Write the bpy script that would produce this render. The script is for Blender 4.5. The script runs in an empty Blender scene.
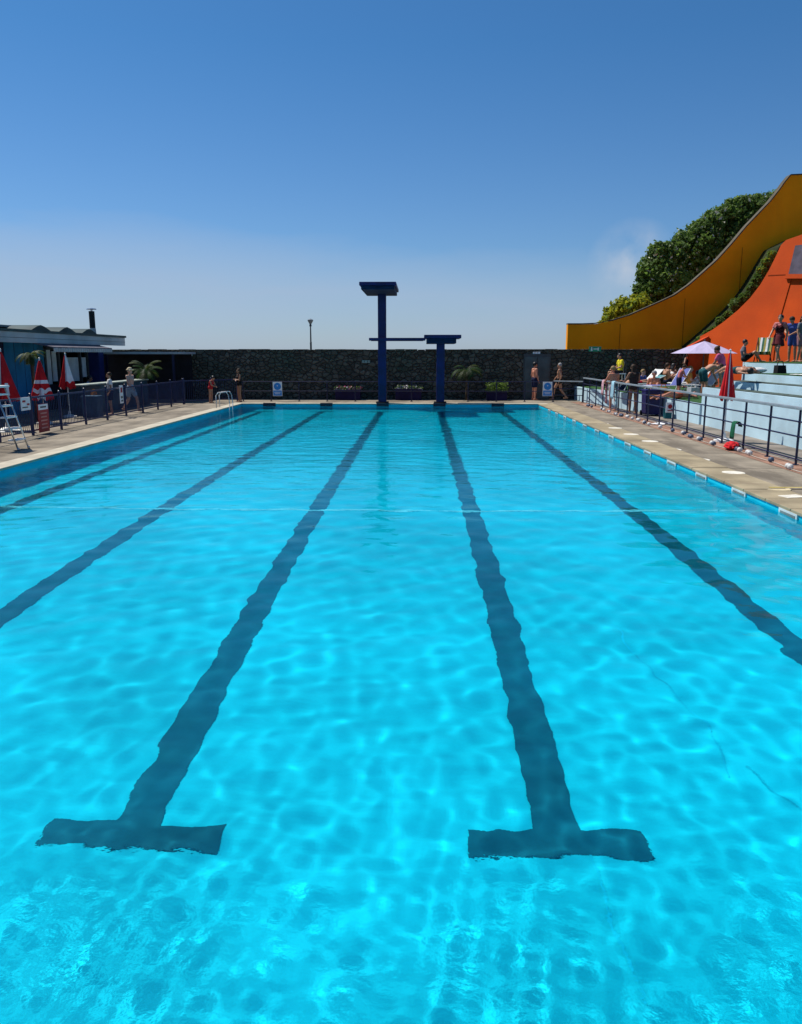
import bpy, bmesh, math, random
import numpy as np
from mathutils import Vector, Matrix, Euler
random.seed(11); rng = np.random.default_rng(5)
SC = bpy.context.scene; COL = SC.collection
PI = math.pi
# ------------------------------------------------------------------ camera (photo geometry)
F = 800.0; TH = math.atan(157/F); PS = math.atan(20/F*math.cos(TH)); H = 2.15
SUN = Vector((-0.54, 0.36, 1.0)).normalized()
def _ray(u, v):
    x = (u-401)/F; y = (512-v)/F
    fw = Vector((-math.sin(PS)*math.cos(TH), math.cos(PS)*math.cos(TH), -math.sin(TH)))
    r = Vector((math.cos(PS), math.sin(PS), 0)); up = r.cross(fw)
    return (fw + x*r + y*up)
def at(u, v, z=0.0):                    # ground point seen at a pixel
    d = _ray(u, v); t = (z-H)/d.z; return Vector((0, 0, H)) + d*t
def aty(u, v, Y):                       # point at depth Y seen at a pixel
    d = _ray(u, v); return Vector((0, 0, H)) + d*(Y/d.y)
# ------------------------------------------------------------------ materials
MATS = {}
def mat(name, col, rough=0.6, var=0.12, scale=3.0, bump=0.0, bscale=40.0, metal=0.0, spec=None, col2=None, detail=6.0):
    if name in MATS: return MATS[name]
    m = bpy.data.materials.new(name); m.use_nodes = True
    nt = m.node_tree; b = nt.nodes['Principled BSDF']
    b.inputs['Roughness'].default_value = rough; b.inputs['Metallic'].default_value = metal
    b.inputs['Specular IOR Level'].default_value = spec if spec is not None else (0.15 if rough >= 0.6 else 0.4)
    tc = nt.nodes.new('ShaderNodeTexCoord')
    n = nt.nodes.new('ShaderNodeTexNoise'); n.inputs['Scale'].default_value = scale; n.inputs['Detail'].default_value = detail
    nt.links.new(tc.outputs['Object'], n.inputs['Vector'])
    rp = nt.nodes.new('ShaderNodeValToRGB')
    c = Vector(col); lo = c*(1-var*1.6) if col2 is None else Vector(col2); hi = c*(1+var) if col2 is None else c
    rp.color_ramp.elements[0].position = 0.36; rp.color_ramp.elements[1].position = 0.64
    rp.color_ramp.elements[0].color = (*lo, 1); rp.color_ramp.elements[1].color = (*hi, 1)
    nt.links.new(n.outputs['Fac'], rp.inputs['Fac']); nt.links.new(rp.outputs['Color'], b.inputs['Base Color'])
    if bump > 0:
        n2 = nt.nodes.new('ShaderNodeTexNoise'); n2.inputs['Scale'].default_value = bscale; n2.inputs['Detail'].default_value = 5
        nt.links.new(tc.outputs['Object'], n2.inputs['Vector'])
        bp = nt.nodes.new('ShaderNodeBump'); bp.inputs['Strength'].default_value = bump; bp.inputs['Distance'].default_value = 0.02
        nt.links.new(n2.outputs['Fac'], bp.inputs['Height']); nt.links.new(bp.outputs['Normal'], b.inputs['Normal'])
    MATS[name] = m; return m
def node(m, t, **kw):
    n = m.node_tree.nodes.new(t)
    for k, v in kw.items():
        if k in n.inputs: n.inputs[k].default_value = v
        else: setattr(n, k, v)
    return n
def mixcol(m, a, b, fac, mode='MIX'):
    n = m.node_tree.nodes.new('ShaderNodeMix'); n.data_type = 'RGBA'; n.blend_type = mode
    L = m.node_tree.links
    for v, i in ((fac, 0), (a, 6), (b, 7)):
        if hasattr(v, 'links'): L.new(v, n.inputs[i])
        elif isinstance(v, (int, float)): n.inputs[i].default_value = v
        else: n.inputs[i].default_value = (*v, 1)
    return n.outputs[2]
def ramp(m, src, p0, p1, c0=0.0, c1=1.0):
    r = m.node_tree.nodes.new('ShaderNodeMapRange'); r.inputs['From Min'].default_value = p0; r.inputs['From Max'].default_value = p1
    r.inputs['To Min'].default_value = c0; r.inputs['To Max'].default_value = c1
    m.node_tree.links.new(src, r.inputs['Value']); return r.outputs['Result']
# ------------------------------------------------------------------ mesh helpers
def box(bm, c, s, rz=0.0, bev=0.0, rot=None):
    M = Matrix.Translation(Vector(c)) @ (rot.to_matrix().to_4x4() if rot else Matrix.Rotation(rz, 4, 'Z')) @ Matrix.Diagonal((*s, 1))
    r = bmesh.ops.create_cube(bm, size=1.0, matrix=M)
    if bev:
        es = list({e for v in r['verts'] for e in v.link_edges})
        bmesh.ops.bevel(bm, geom=es, offset=bev, segments=2, affect='EDGES', profile=0.6)
def frame_to(a, b):
    d = (Vector(b)-Vector(a)); q = d.to_track_quat('Z', 'Y')
    return Matrix.Translation((Vector(a)+Vector(b))/2) @ q.to_matrix().to_4x4(), d.length
def tube(bm, a, b, r, r2=None, seg=10):
    M, L = frame_to(a, b)
    bmesh.ops.create_cone(bm, cap_ends=True, segments=seg, radius1=r, radius2=r if r2 is None else r2, depth=L, matrix=M)
def path(bm, pts, r, seg=8):
    for a, b in zip(pts, pts[1:]): tube(bm, a, b, r, seg=seg)
    for p in pts[1:-1]: bmesh.ops.create_icosphere(bm, subdivisions=1, radius=r*1.0, matrix=Matrix.Translation(p))
def sphere(bm, c, r, s=(1, 1, 1), sub=2, rot=None):
    M = Matrix.Translation(Vector(c)) @ (rot.to_matrix().to_4x4() if rot else Matrix()) @ Matrix.Diagonal((*s, 1))
    bmesh.ops.create_icosphere(bm, subdivisions=sub, radius=r, matrix=M)
def capsule(bm, a, b, ra, rb, seg=12):
    tube(bm, a, b, ra, rb, seg); sphere(bm, a, ra); sphere(bm, b, rb)
def prism(bm, poly, d):                 # polygon (list of Vectors) extruded by vector d
    a = [bm.verts.new(p) for p in poly]; b = [bm.verts.new(Vector(p)+Vector(d)) for p in poly]
    n = len(poly); bm.faces.new(a); bm.faces.new(b[::-1])
    for i in range(n): bm.faces.new((a[i], b[i], b[(i+1) % n], a[(i+1) % n]))
    bmesh.ops.recalc_face_normals(bm, faces=bm.faces)
def lathe(bm, prof, c=(0, 0, 0), seg=24, caps=True):
    rings = []
    for r, z in prof:
        rings.append([bm.verts.new((c[0]+r*math.cos(2*PI*i/seg), c[1]+r*math.sin(2*PI*i/seg), c[2]+z)) for i in range(seg)])
    for a, b in zip(rings, rings[1:]):
        for i in range(seg): bm.faces.new((a[i], a[(i+1) % seg], b[(i+1) % seg], b[i]))
    if caps: bm.faces.new(rings[0][::-1]); bm.faces.new(rings[-1])
def obj(name, bm, m, parent=None, smooth=False, loc=None):
    me = bpy.data.meshes.new(name); bm.to_mesh(me); bm.free()
    for x in (m if isinstance(m, (list, tuple)) else [m]): me.materials.append(x)
    if smooth:
        for p in me.polygons: p.use_smooth = True
    o = bpy.data.objects.new(name, me); COL.objects.link(o)
    if loc is not None: o.location = loc
    if parent is not None: o.parent = parent
    return o
def tag(o, label=None, cat=None, group=None, kind=None):
    for k, v in (('label', label), ('category', cat), ('group', group), ('kind', kind)):
        if v: o[k] = v
    return o
def thing(name, label, cat, loc=(0, 0, 0), rz=0.0, group=None):
    o = bpy.data.objects.new(name, None); COL.objects.link(o); o.empty_display_size = 0.2
    o.location = loc; o.rotation_euler = (0, 0, rz); tag(o, label, cat, group); return o
def copy_tree(o, parent=None):
    c = o.copy(); COL.objects.link(c)
    if parent is not None: c.parent = parent
    for ch in list(o.children): copy_tree(ch, c)
    return c
N = bmesh.new
# ------------------------------------------------------------------ palette
concrete = mat('deck_concrete', (0.27, 0.23, 0.175), 0.85, 0.16, 0.9, 0.35, 30)
def dirty(m, stain, lo, hi, sc, amount):
    nt = m.node_tree; b = nt.nodes['Principled BSDF']; src = b.inputs['Base Color'].links[0].from_socket
    tc = node(m, 'ShaderNodeTexCoord'); mp = node(m, 'ShaderNodeMapping'); mp.inputs['Scale'].default_value = sc
    nt.links.new(tc.outputs['Object'], mp.inputs['Vector'])
    n = node(m, 'ShaderNodeTexNoise', Scale=1.0, Detail=8.0, Roughness=0.65); nt.links.new(mp.outputs['Vector'], n.inputs['Vector'])
    f = ramp(m, n.outputs['Fac'], lo, hi, 0, amount)
    nt.links.new(mixcol(m, src, stain, f), b.inputs['Base Color'])
dirty(concrete, (0.125, 0.105, 0.08), 0.48, 0.62, (0.9, 0.35, 1), 0.8)
coping_l = mat('cream_coping', (0.48, 0.43, 0.33), 0.7, 0.1, 2.0, 0.2)
coping_r = mat('sandstone_coping', (0.34, 0.28, 0.18), 0.8, 0.18, 1.2, 0.3)
dirty(coping_r, (0.22, 0.17, 0.11), 0.52, 0.66, (1.5, 0.8, 1), 0.6)
redstrip = mat('red_brick_strip', (0.30, 0.17, 0.12), 0.9, 0.25, 2.0, 0.4)
walkway = mat('walkway_concrete', (0.22, 0.19, 0.16), 0.9, 0.2, 1.2, 0.3)
navy = mat('navy_paint', (0.006, 0.009, 0.045), 0.45, 0.1)
navy_tower = mat('tower_blue_paint', (0.006, 0.006, 0.085), 0.55, 0.2, 2.0, 0.1)
fence_blue = mat('fence_blue_paint', (0.009, 0.022, 0.085), 0.45, 0.12)
railgrey = mat('handrail_grey', (0.20, 0.24, 0.27), 0.5, 0.1)
white = mat('white_paint', (0.78, 0.78, 0.76), 0.45, 0.05)
whiteplastic = mat('white_plastic', (0.80, 0.80, 0.78), 0.35, 0.03)
steel = mat('galvanised_steel', (0.55, 0.57, 0.58), 0.3, 0.1, 5, metal=0.9)
black = mat('black_rubber', (0.02, 0.02, 0.022), 0.7, 0.1)
darkgrey = mat('dark_grey_metal', (0.05, 0.055, 0.06), 0.5, 0.1)
red = mat('red_canvas', (0.55, 0.015, 0.02), 0.8, 0.12, 4, 0.2)
whitecanvas = mat('white_canvas', (0.75, 0.74, 0.74), 0.8, 0.06, 4, 0.2)
lilac = mat('lilac_canvas', (0.46, 0.40, 0.56), 0.8, 0.05, 4, 0.15)
poolblue = mat('pool_wall_paint', (0.010, 0.50, 0.66), 0.6, 0.08, 1.5, 0.1)
paleblue = mat('terrace_pale_blue', (0.45, 0.62, 0.70), 0.75, 0.07, 1.2, 0.15)
dirty(paleblue, (0.30, 0.38, 0.42), 0.55, 0.75, (0.5, 0.8, 2.5), 0.45)
turf = mat('terrace_turf', (0.035, 0.10, 0.03), 0.95, 0.3, 8, 0.8, 120)
orange = mat('orange_render', (0.58, 0.066, 0.002), 0.75, 0.12, 0.5, 0.25, 25)
dirty(orange, (0.45, 0.046, 0.002), 0.50, 0.72, (0.4, 0.4, 0.15), 0.55)
yellow = mat('yellow_render', (0.90, 0.325, 0.003), 0.8, 0.10, 0.35, 0.2, 20)
dirty(yellow, (0.60, 0.20, 0.003), 0.52, 0.75, (0.35, 0.35, 0.12), 0.6)
glass_dark = mat('dark_glass', (0.02, 0.025, 0.03), 0.08, 0.05)
# ------------------------------------------------------------------ world & sun
w = bpy.data.worlds.new('World'); SC.world = w; w.use_nodes = True
wt = w.node_tree; bg = wt.nodes['Background']
class _W: node_tree = wt
sky = wt.nodes.new('ShaderNodeTexSky'); sky.sky_type = 'NISHITA'; sky.sun_disc = False
el = math.asin(SUN.z); sky.sun_elevation = el; sky.sun_rotation = math.atan2(SUN.x, SUN.y)
sky.air_density = 1.0; sky.dust_density = 0.35; sky.ozone_density = 3.0
tcw = wt.nodes.new('ShaderNodeTexCoord'); sep = wt.nodes.new('ShaderNodeSeparateXYZ')
wt.links.new(tcw.outputs['Generated'], sep.inputs[0])
# deeper blue away from the horizon, thin pale haze bank low down
tint = ramp(_W, sep.outputs['Z'], 0.02, 0.33)
c1 = mixcol(_W, (0.68, 0.87, 1.16), (0.38, 0.80, 1.12), tint)
skyc = mixcol(_W, sky.outputs['Color'], c1, 1.0, 'MULTIPLY')
mp = wt.nodes.new('ShaderNodeMapping'); mp.inputs['Scale'].default_value = (2.2, 2.2, 9.0); mp.inputs['Location'].default_value = (0.4, 0.3, 0.1)
wt.links.new(tcw.outputs['Generated'], mp.inputs['Vector'])
cn = wt.nodes.new('ShaderNodeTexNoise'); cn.inputs['Scale'].default_value = 1.6; cn.inputs['Detail'].default_value = 7; cn.inputs['Roughness'].default_value = 0.55
wt.links.new(mp.outputs['Vector'], cn.inputs['Vector'])
def wmath(op, a, b):
    n = wt.nodes.new('ShaderNodeMath'); n.operation = op
    for v, k in ((a, 0), (b, 1)):
        if hasattr(v, 'links'): wt.links.new(v, n.inputs[k])
        else: n.inputs[k].default_value = v
    return n.outputs[0]
ee = wmath('ADD', wmath('ADD', sep.outputs['Z'], wmath('MULTIPLY', sep.outputs['X'], 0.075)), wmath('MULTIPLY', wmath('SUBTRACT', cn.outputs['Fac'], 0.5), 0.10))
bankm = ramp(_W, ee, 0.132, 0.072); streak = ramp(_W, cn.outputs['Fac'], 0.35, 0.6, 0.65, 1.0)
class mm: outputs = [wmath('MULTIPLY', bankm, streak)]
m2 = wt.nodes.new('ShaderNodeMath'); m2.operation = 'MULTIPLY'; m2.inputs[1].default_value = 0.62; wt.links.new(mm.outputs[0], m2.inputs[0])
cl = mixcol(_W, skyc, (4.7, 5.8, 7.7), m2.outputs[0])
nv = wt.nodes.new('ShaderNodeVectorMath'); nv.operation = 'DISTANCE'; wd_ = _ray(634, 266).normalized(); nv.inputs[1].default_value = wd_
wt.links.new(tcw.outputs['Generated'], nv.inputs[0])                 # small bright wisp low on the right
wm = ramp(_W, nv.outputs['Value'], 0.055, 0.005); wn = wt.nodes.new('ShaderNodeTexNoise'); wn.inputs['Scale'].default_value = 22; wn.inputs['Detail'].default_value = 6
wt.links.new(tcw.outputs['Generated'], wn.inputs['Vector']); wq = wt.nodes.new('ShaderNodeMath'); wq.operation = 'MULTIPLY'
wt.links.new(wm, wq.inputs[0]); wt.links.new(ramp(_W, wn.outputs['Fac'], 0.35, 0.7, 0, 0.8), wq.inputs[1])
cl = mixcol(_W, cl, (6.6, 7.2, 8.2), wq.outputs[0]); wt.links.new(cl, bg.inputs['Color']); bg.inputs['Strength'].default_value = 0.076
sl = bpy.data.lights.new('sun', 'SUN'); sl.energy = 5.0; sl.angle = math.radians(0.53); sl.color = (1.0, 0.95, 0.87)
so = bpy.data.objects.new('sun', sl); COL.objects.link(so); so.rotation_euler = SUN.to_track_quat('Z', 'Y').to_euler(); so.location = (-20, 20, 40)
sl.cycles.is_caustics_light = True
# ------------------------------------------------------------------ POOL
XL, XR, Y0, Y1 = -8.05, 5.25, 2.0, 36.0
ZW = -0.09
prof = [(Y0, -1.13), (5, -1.17), (13.0, -1.30), (28.0, -1.65), (Y1, -1.7)]
def floor_z(y):
    for (a, za), (b, zb) in zip(prof, prof[1:]):
        if y <= b: return za+(zb-za)*(y-a)/(b-a)
    return prof[-1][1]
floorm = mat('pool_floor_paint', (0.006, 0.585, 0.73), 0.6, 0.10, 0.5, 0.12, 12)
bm = N()
poly = [Vector((XL-0.3, y, z)) for y, z in prof] + [Vector((XL-0.3, Y1, -3.6)), Vector((XL-0.3, Y0, -3.6))]
prism(bm, poly, (XR-XL+0.6, 0, 0))
pool = tag(obj('pool_floor', bm, floorm), kind='structure')
bm = N()
for a, b in (((XL-0.25, Y0-0.25), (XL, Y1+0.25)), ((XR, Y0-0.25), (XR+0.25, Y1+0.25)), ((XL, Y0-0.25), (XR, Y0)), ((XL, Y1), (XR, Y1+0.25))):
    if a == (XR, Y0-0.25): continue
    box(bm, ((a[0]+b[0])/2, (a[1]+b[1])/2, -1.78), (b[0]-a[0], b[1]-a[1], 3.5))
pwall = tag(obj('pool_wall', bm, poolblue), kind='structure')
bm = N(); box(bm, (XR+0.125, (Y0+Y1)/2, -1.78), (0.25, Y1-Y0+0.5, 3.5))
rwall = tag(obj('pool_wall', bm, poolblue), kind='structure')
lanem = mat('lane_marking_blue', (0.002, 0.115, 0.17), 0.6, 0.15, 1.0)
LANES = (-6.78, -4.22, -1.70, 0.83, 3.43)
def sheet(bm, x0, x1, ya, yb, dz=0.006, xs=None):
    ys = [ya]+[y for y, _ in prof if ya < y < yb]+[yb]
    rows = [(bm.verts.new((x0, y, floor_z(y)+dz)), bm.verts.new((x1, y, floor_z(y)+dz)),) for y in ys]
    for (a, b), (c, d) in zip(rows, rows[1:]): bm.faces.new((a, b, d, c))
for x in LANES:
    bm = N()
    q = 0.02 if x == -1.70 else -0.02
    sheet(bm, x-0.14, x+0.14, 4.36, 34.0); sheet(bm, x+q-0.53, x+q+0.53, 4.10, 4.36); sheet(bm, x-0.545, x+0.545, 34.0, 34.3)
    obj('lane_line', bm, lanem, pool)
bm = N(); sheet(bm, XL+0.02, XR-0.02, 12.80, 12.88, 0.012); obj('cross_line', bm, mat('cross_line_white', (0.5, 0.78, 0.85), 0.6), pool)
seamm = mat('floor_seam', (0.006, 0.56, 0.74), 0.7)
for pts in (((1.02, 3.1), (0.98, 4.1)), ((2.05, 4.9), (2.15, 5.6), (1.97, 6.6), (1.9, 7.6)), ((2.45, 4.3), (2.2, 5.0))):
    bm = N()
    for (xa, ya), (xb, yb) in zip(pts, pts[1:]):
        vs = [bm.verts.new((x+o, y, floor_z(y)+0.009)) for x, y, o in ((xa, ya, -.008), (xa, ya, .008), (xb, yb, .008), (xb, yb, -.008))]
        bm.faces.new(vs)
    obj('floor_seam', bm, seamm, pool)
for x in LANES:                          # dark end targets on the far wall
    bm = N(); box(bm, (x, Y1-0.045, -0.03), (0.54, 0.15, 0.15)); obj('lane_target', bm, mat('target_dark', (0.01, 0.012, 0.03), 0.5), pwall)
# white overflow grilles along the right wall
for i in range(14):
    y = 9.5+1.8*i
    bm = N(); box(bm, (XR-0.010, y, -0.088), (0.03, 0.58, 0.125)); g = obj('overflow_grille', bm, mat('grille_white', (0.55, 0.60, 0.60), 0.5), rwall)
    bm = N(); box(bm, (XR-0.028, y, -0.085), (0.006, 0.46, 0.055)); obj('grille_slot', bm, mat('slot_grey', (0.16, 0.20, 0.20), 0.7), g)
# depth mark tile on the left wall
# ---- water: one closed body with a real rippled top
def water():
    xs = np.arange(XL-0.03, XR+0.031, 0.022); xs[-1] = XR+0.03
    ys = [Y0-0.03]
    while ys[-1] < Y1: ys.append(ys[-1]+max(0.019, 0.0062*ys[-1]))
    ys[-1] = Y1+0.03; ys = np.array(ys)
    X, Y = np.meshgrid(xs, ys); sp = np.maximum(0.022, 0.0062*Y)
    Z = np.zeros_like(X)
    for i in range(110):
        lam = 10**rng.uniform(math.log10(0.105), math.log10(1.0))
        a = rng.normal(PI*0.5, 0.75) if lam > 0.5 else rng.uniform(0, PI)
        k = 2*PI/lam; ph = rng.uniform(0, 2*PI)
        slope = 0.0058*(lam/0.5)**-0.05
        amp = slope/k
        att = np.clip((lam/sp-3)/2.5, 0, 1)
        wob = 0.35*np.sin(0.9*X*rng.uniform(.5, 1.5)+rng.uniform(0, 6))+0.35*np.sin(0.7*Y*rng.uniform(.5, 1.5)+rng.uniform(0, 6))
        env = 0.65+0.35*np.sin(X*rng.uniform(.2, .9)+Y*rng.uniform(.2, .9)+rng.uniform(0, 6))
        Z += amp*att*env*np.sin(k*(math.cos(a)*X+math.sin(a)*Y)+ph+wob*1.6)
    near = np.clip((4.0-Y)/1.2, 0, 1)*(0.6+0.4*np.sin(1.3*X+0.7)*np.sin(1.7*Y+X))
    for i in range(50):                  # fine chop at the near end
        lam = 10**rng.uniform(math.log10(0.07), math.log10(0.17)); a = rng.uniform(0, 2*PI); k = 2*PI/lam
        Z += near*0.0006/k*np.sin(k*(math.cos(a)*X+math.sin(a)*Y)+rng.uniform(0, 6)+0.8*np.sin(X*2.1+i)+0.8*np.sin(Y*2.7+i))
    Z += ZW
    ny, nx = X.shape
    co = np.stack([X, Y, Z], -1).reshape(-1, 3)
    idx = np.arange(nx*ny).reshape(ny, nx)
    q = np.stack([idx[:-1, :-1], idx[:-1, 1:], idx[1:, 1:], idx[1:, :-1]], -1).reshape(-1, 4)
    loop = list(idx[0, :])+list(idx[1:, -1])+list(idx[-1, :-1][::-1])+list(idx[1:-1, 0][::-1])
    nb = len(co); bot = co[loop].copy(); bot[:, 2] = -3.5
    co = np.vstack([co, bot]); faces = q.tolist(); n = len(loop)
    for i in range(n):
        j = (i+1) % n; faces.append([loop[j], loop[i], nb+i, nb+j])
    faces.append([nb+i for i in range(n)][::-1])
    me = bpy.data.meshes.new('water'); me.from_pydata(co.tolist(), [], faces); me.update()
    sm = np.ones(len(me.polygons), dtype=bool); sm[len(q):] = False
    me.polygons.foreach_set('use_smooth', sm)
    o = bpy.data.objects.new('water', me); COL.objects.link(o); o['kind'] = 'structure'
    m = bpy.data.materials.new('pool_water'); m.use_nodes = True; nt = m.node_tree; nt.nodes.clear()
    out = nt.nodes.new('ShaderNodeOutputMaterial'); g = nt.nodes.new('ShaderNodeBsdfGlass')
    g.inputs['IOR'].default_value = 1.333; g.inputs['Roughness'].default_value = 0.0; g.inputs['Color'].default_value = (0.50, 0.98, 1.0, 1)
    nt.links.new(g.outputs[0], out.inputs['Surface'])
    tc = node(m, 'ShaderNodeTexCoord'); sp_ = node(m, 'ShaderNodeSeparateXYZ'); nt.links.new(tc.outputs['Object'], sp_.inputs[0])
    f1 = node(m, 'ShaderNodeTexNoise', Scale=13.0, Detail=3.0); nt.links.new(tc.outputs['Object'], f1.inputs['Vector'])
    f2 = node(m, 'ShaderNodeTexNoise', Scale=0.9, Detail=2.0); nt.links.new(tc.outputs['Object'], f2.inputs['Vector'])
    gust = ramp(m, f2.outputs['Fac'], 0.40, 0.62, 0.25, 1.0); nearm = ramp(m, sp_.outputs['Y'], 3.5, 2.6, 0.10, 1.0)
    mu = node(m, 'ShaderNodeMath'); mu.operation = 'MULTIPLY'; nt.links.new(gust, mu.inputs[0]); nt.links.new(nearm, mu.inputs[1])
    bpn = node(m, 'ShaderNodeBump', Distance=0.010); nt.links.new(mu.outputs[0], bpn.inputs['Strength']); nt.links.new(f1.outputs['Fac'], bpn.inputs['Height'])
    mf = node(m, 'ShaderNodeMapping'); mf.inputs['Scale'].default_value = (1.6, 3.2, 1); nt.links.new(tc.outputs['Object'], mf.inputs['Vector'])
    f3 = node(m, 'ShaderNodeTexNoise', Scale=1.0, Detail=4.0, Roughness=0.6); nt.links.new(mf.outputs['Vector'], f3.inputs['Vector'])
    bp2 = node(m, 'ShaderNodeBump', Distance=0.035); nt.links.new(ramp(m, sp_.outputs['Y'], 9.0, 20.0, 0.0, 0.8), bp2.inputs['Strength']); nt.links.new(f3.outputs['Fac'], bp2.inputs['Height'])
    nt.links.new(bpn.outputs['Normal'], bp2.inputs['Normal']); nt.links.new(bp2.outputs['Normal'], g.inputs['Normal'])
    me.materials.append(m); pass
    o.cycles.is_caustics_caster = True
    return o
water()
for o in [pool, rwall]+list(pool.children)+list(rwall.children): o.cycles.is_caustics_receiver = True
# ------------------------------------------------------------------ GROUND, DECKS
def sheetbox(name, m, x0, x1, y0, y1, z, t=0.2, kind='structure'):
    bm = N(); box(bm, ((x0+x1)/2, (y0+y1)/2, z-t/2), (x1-x0, y1-y0, t)); return tag(obj(name, bm, m), kind=kind)
bm = N()
def quad(bm, x0, x1, y0, y1, z):
    bm.faces.new([bm.verts.new(p) for p in ((x0, y0, z), (x1, y0, z), (x1, y1, z), (x0, y1, z))])
for a in ((-4000, -35, -4000, 6000), (35, 4000, -4000, 6000), (-35, 35, -4000, -20), (-35, 35, 41, 6000)): quad(bm, *a, -0.05)
tag(obj('ground', bm, mat('ground_dry', (0.16, 0.15, 0.10), 0.95, 0.3, 0.05)), kind='structure')
bm = N()
for x0, x1, y0, y1 in ((-35, XL-0.25, -20, 41), (XR+0.25, 35, -20, 41), (XL-0.25, XR+0.25, -20, Y0-0.25), (XL-0.25, XR+0.25, Y1+0.25, 41)):
    box(bm, ((x0+x1)/2, (y0+y1)/2, -0.2), (x1-x0, y1-y0, 0.4))
tag(obj('pool_deck', bm, concrete), kind='structure')
bm = N(); box(bm, (XL-0.20, (Y0+Y1)/2, -0.005), (0.44, Y1-Y0, 0.05), bev=0.012)
tag(obj('left_coping', bm, coping_l), kind='structure')
bm = N(); box(bm, (-1.4, Y1+0.25, -0.003), (XR-XL+0.84, 0.54, 0.05), bev=0.012)
tag(obj('far_coping', bm, coping_l), kind='structure')
bm = N(); y = Y0
while y < Y1-0.1:
    box(bm, (XR+0.33, y+0.42, -0.005+random.uniform(-.003, .003)), (0.70, 0.825, 0.05), bev=0.01); y += 0.84
tag(obj('right_coping', bm, coping_r), kind='structure')
bm = N(); quad(bm, 6.98, 7.62, -5, 37.8, 0.006); tag(obj('brick_strip', bm, redstrip), kind='structure')
bm = N(); quad(bm, 7.62, 9.0, -5, 37.8, 0.004); tag(obj('walkway', bm, walkway), kind='structure')
bm = N(); y = 3.2
while y < 36: quad(bm, 5.96, 6.96, y, y+0.018, 0.004); y += 2.45
y = 4.0
while y < 39: quad(bm, -10.4, XL-0.44, y, y+0.018, 0.004); y += 2.45
tag(obj('deck_joint', bm, mat('joint_dark', (0.07, 0.06, 0.05), 0.9)), kind='structure')
# round / oblong skimmer lids on the right deck
lidm = mat('lid_white', (0.72, 0.68, 0.58), 0.6, 0.12, 6)
tanlid = mat('lid_yellowed', (0.62, 0.52, 0.32), 0.6, 0.12, 6)
spots = [(602, 424), (615, 428.5), (630.7, 434.8), (649.6, 441.8), (672, 450), (699.5, 460.2), (733, 473.3), (777, 489.5)]
for i, (u, v) in enumerate(spots):
    p = at(u, v); bm = N()
    lathe(bm, [(0.0, 0), (0.21, 0), (0.21, 0.012), (0.19, 0.018), (0.0, 0.018)], seg=28, caps=False)
    o = obj('skimmer_lid', bm, tanlid if i == 7 else lidm, loc=(p.x, p.y, 0.001))
    tag(o, 'yellowed round skimmer lid, nearest on the right-hand deck' if i == 7 else 'white round skimmer lid in the row on the right-hand deck', 'skimmer lid', 'skimmer lids along the right deck')
p = at(792, 497.5); bm = N(); box(bm, (0, 0, 0.012), (0.34, 0.22, 0.022), 0.3, 0.004)
tag(obj('deck_plate', bm, lidm, loc=p), 'small white rectangular plate on the right deck near the pool edge', 'deck plate')
bm = N(); quad(bm, 5.7, 12, 13.02, 13.09, 0.029)
tag(obj('deck_stripe', bm, mat('stripe_yellow', (0.60, 0.48, 0.16), 0.8, 0.2)), kind='structure')
# ------------------------------------------------------------------ STONE WALL
sm = mat('rubble_stone', (0.2, 0.18, 0.15), 0.9)
nt = sm.node_tree; b = nt.nodes['Principled BSDF']
tc = node(sm, 'ShaderNodeTexCoord'); mpn = node(sm, 'ShaderNodeMapping'); mpn.inputs['Scale'].default_value = (5.0, 1, 7.0)
nt.links.new(tc.outputs['Object'], mpn.inputs['Vector'])
nz = node(sm, 'ShaderNodeTexNoise', Scale=1.4, Detail=4.0); nt.links.new(mpn.outputs['Vector'], nz.inputs['Vector'])
wv = mixcol(sm, mpn.outputs['Vector'], nz.outputs['Color'], 0.22)
v1 = node(sm, 'ShaderNodeTexVoronoi', Scale=1.0); nt.links.new(wv, v1.inputs['Vector'])
v2 = node(sm, 'ShaderNodeTexVoronoi', Scale=1.0); v2.feature = 'DISTANCE_TO_EDGE'; nt.links.new(wv, v2.inputs['Vector'])
sx = node(sm, 'ShaderNodeSeparateColor'); nt.links.new(v1.outputs['Color'], sx.inputs[0])
st = mixcol(sm, (0.07, 0.062, 0.05), (0.155, 0.138, 0.11), ramp(sm, sx.outputs[0], 0.1, 1.0))
n3 = node(sm, 'ShaderNodeTexNoise', Scale=0.5, Detail=5.0); nt.links.new(tc.outputs['Object'], n3.inputs['Vector'])
st = mixcol(sm, st, (0.045, 0.08, 0.06), ramp(sm, n3.outputs['Fac'], 0.45, 0.7, 0, 0.75))
st = mixcol(sm, (0.026, 0.025, 0.023), st, ramp(sm, v2.outputs['Distance'], 0.01, 0.09))
nt.links.new(st, b.inputs['Base Color'])
bp = node(sm, 'ShaderNodeBump', Strength=0.9, Distance=0.06); nt.links.new(ramp(sm, v2.outputs['Distance'], 0, 0.2), bp.inputs['Height']); nt.links.new(bp.outputs['Normal'], b.inputs['Normal'])
WY = 40.0
bm = N(); box(bm, (2.0, WY+0.3, 1.17), (44, 0.6, 2.36))
x = -20.0
while x < 24.0:
    L = random.uniform(0.3, 0.8); h = random.uniform(0.06, 0.09); box(bm, (x+L/2, WY+0.3, 2.35+h/2), (L-0.02, random.uniform(.56, .68), h), bev=0.015); x += L
wallo = tag(obj('stone_wall', bm, sm), 'long dark rubble stone wall closing the far end of the pool', 'wall')
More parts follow.
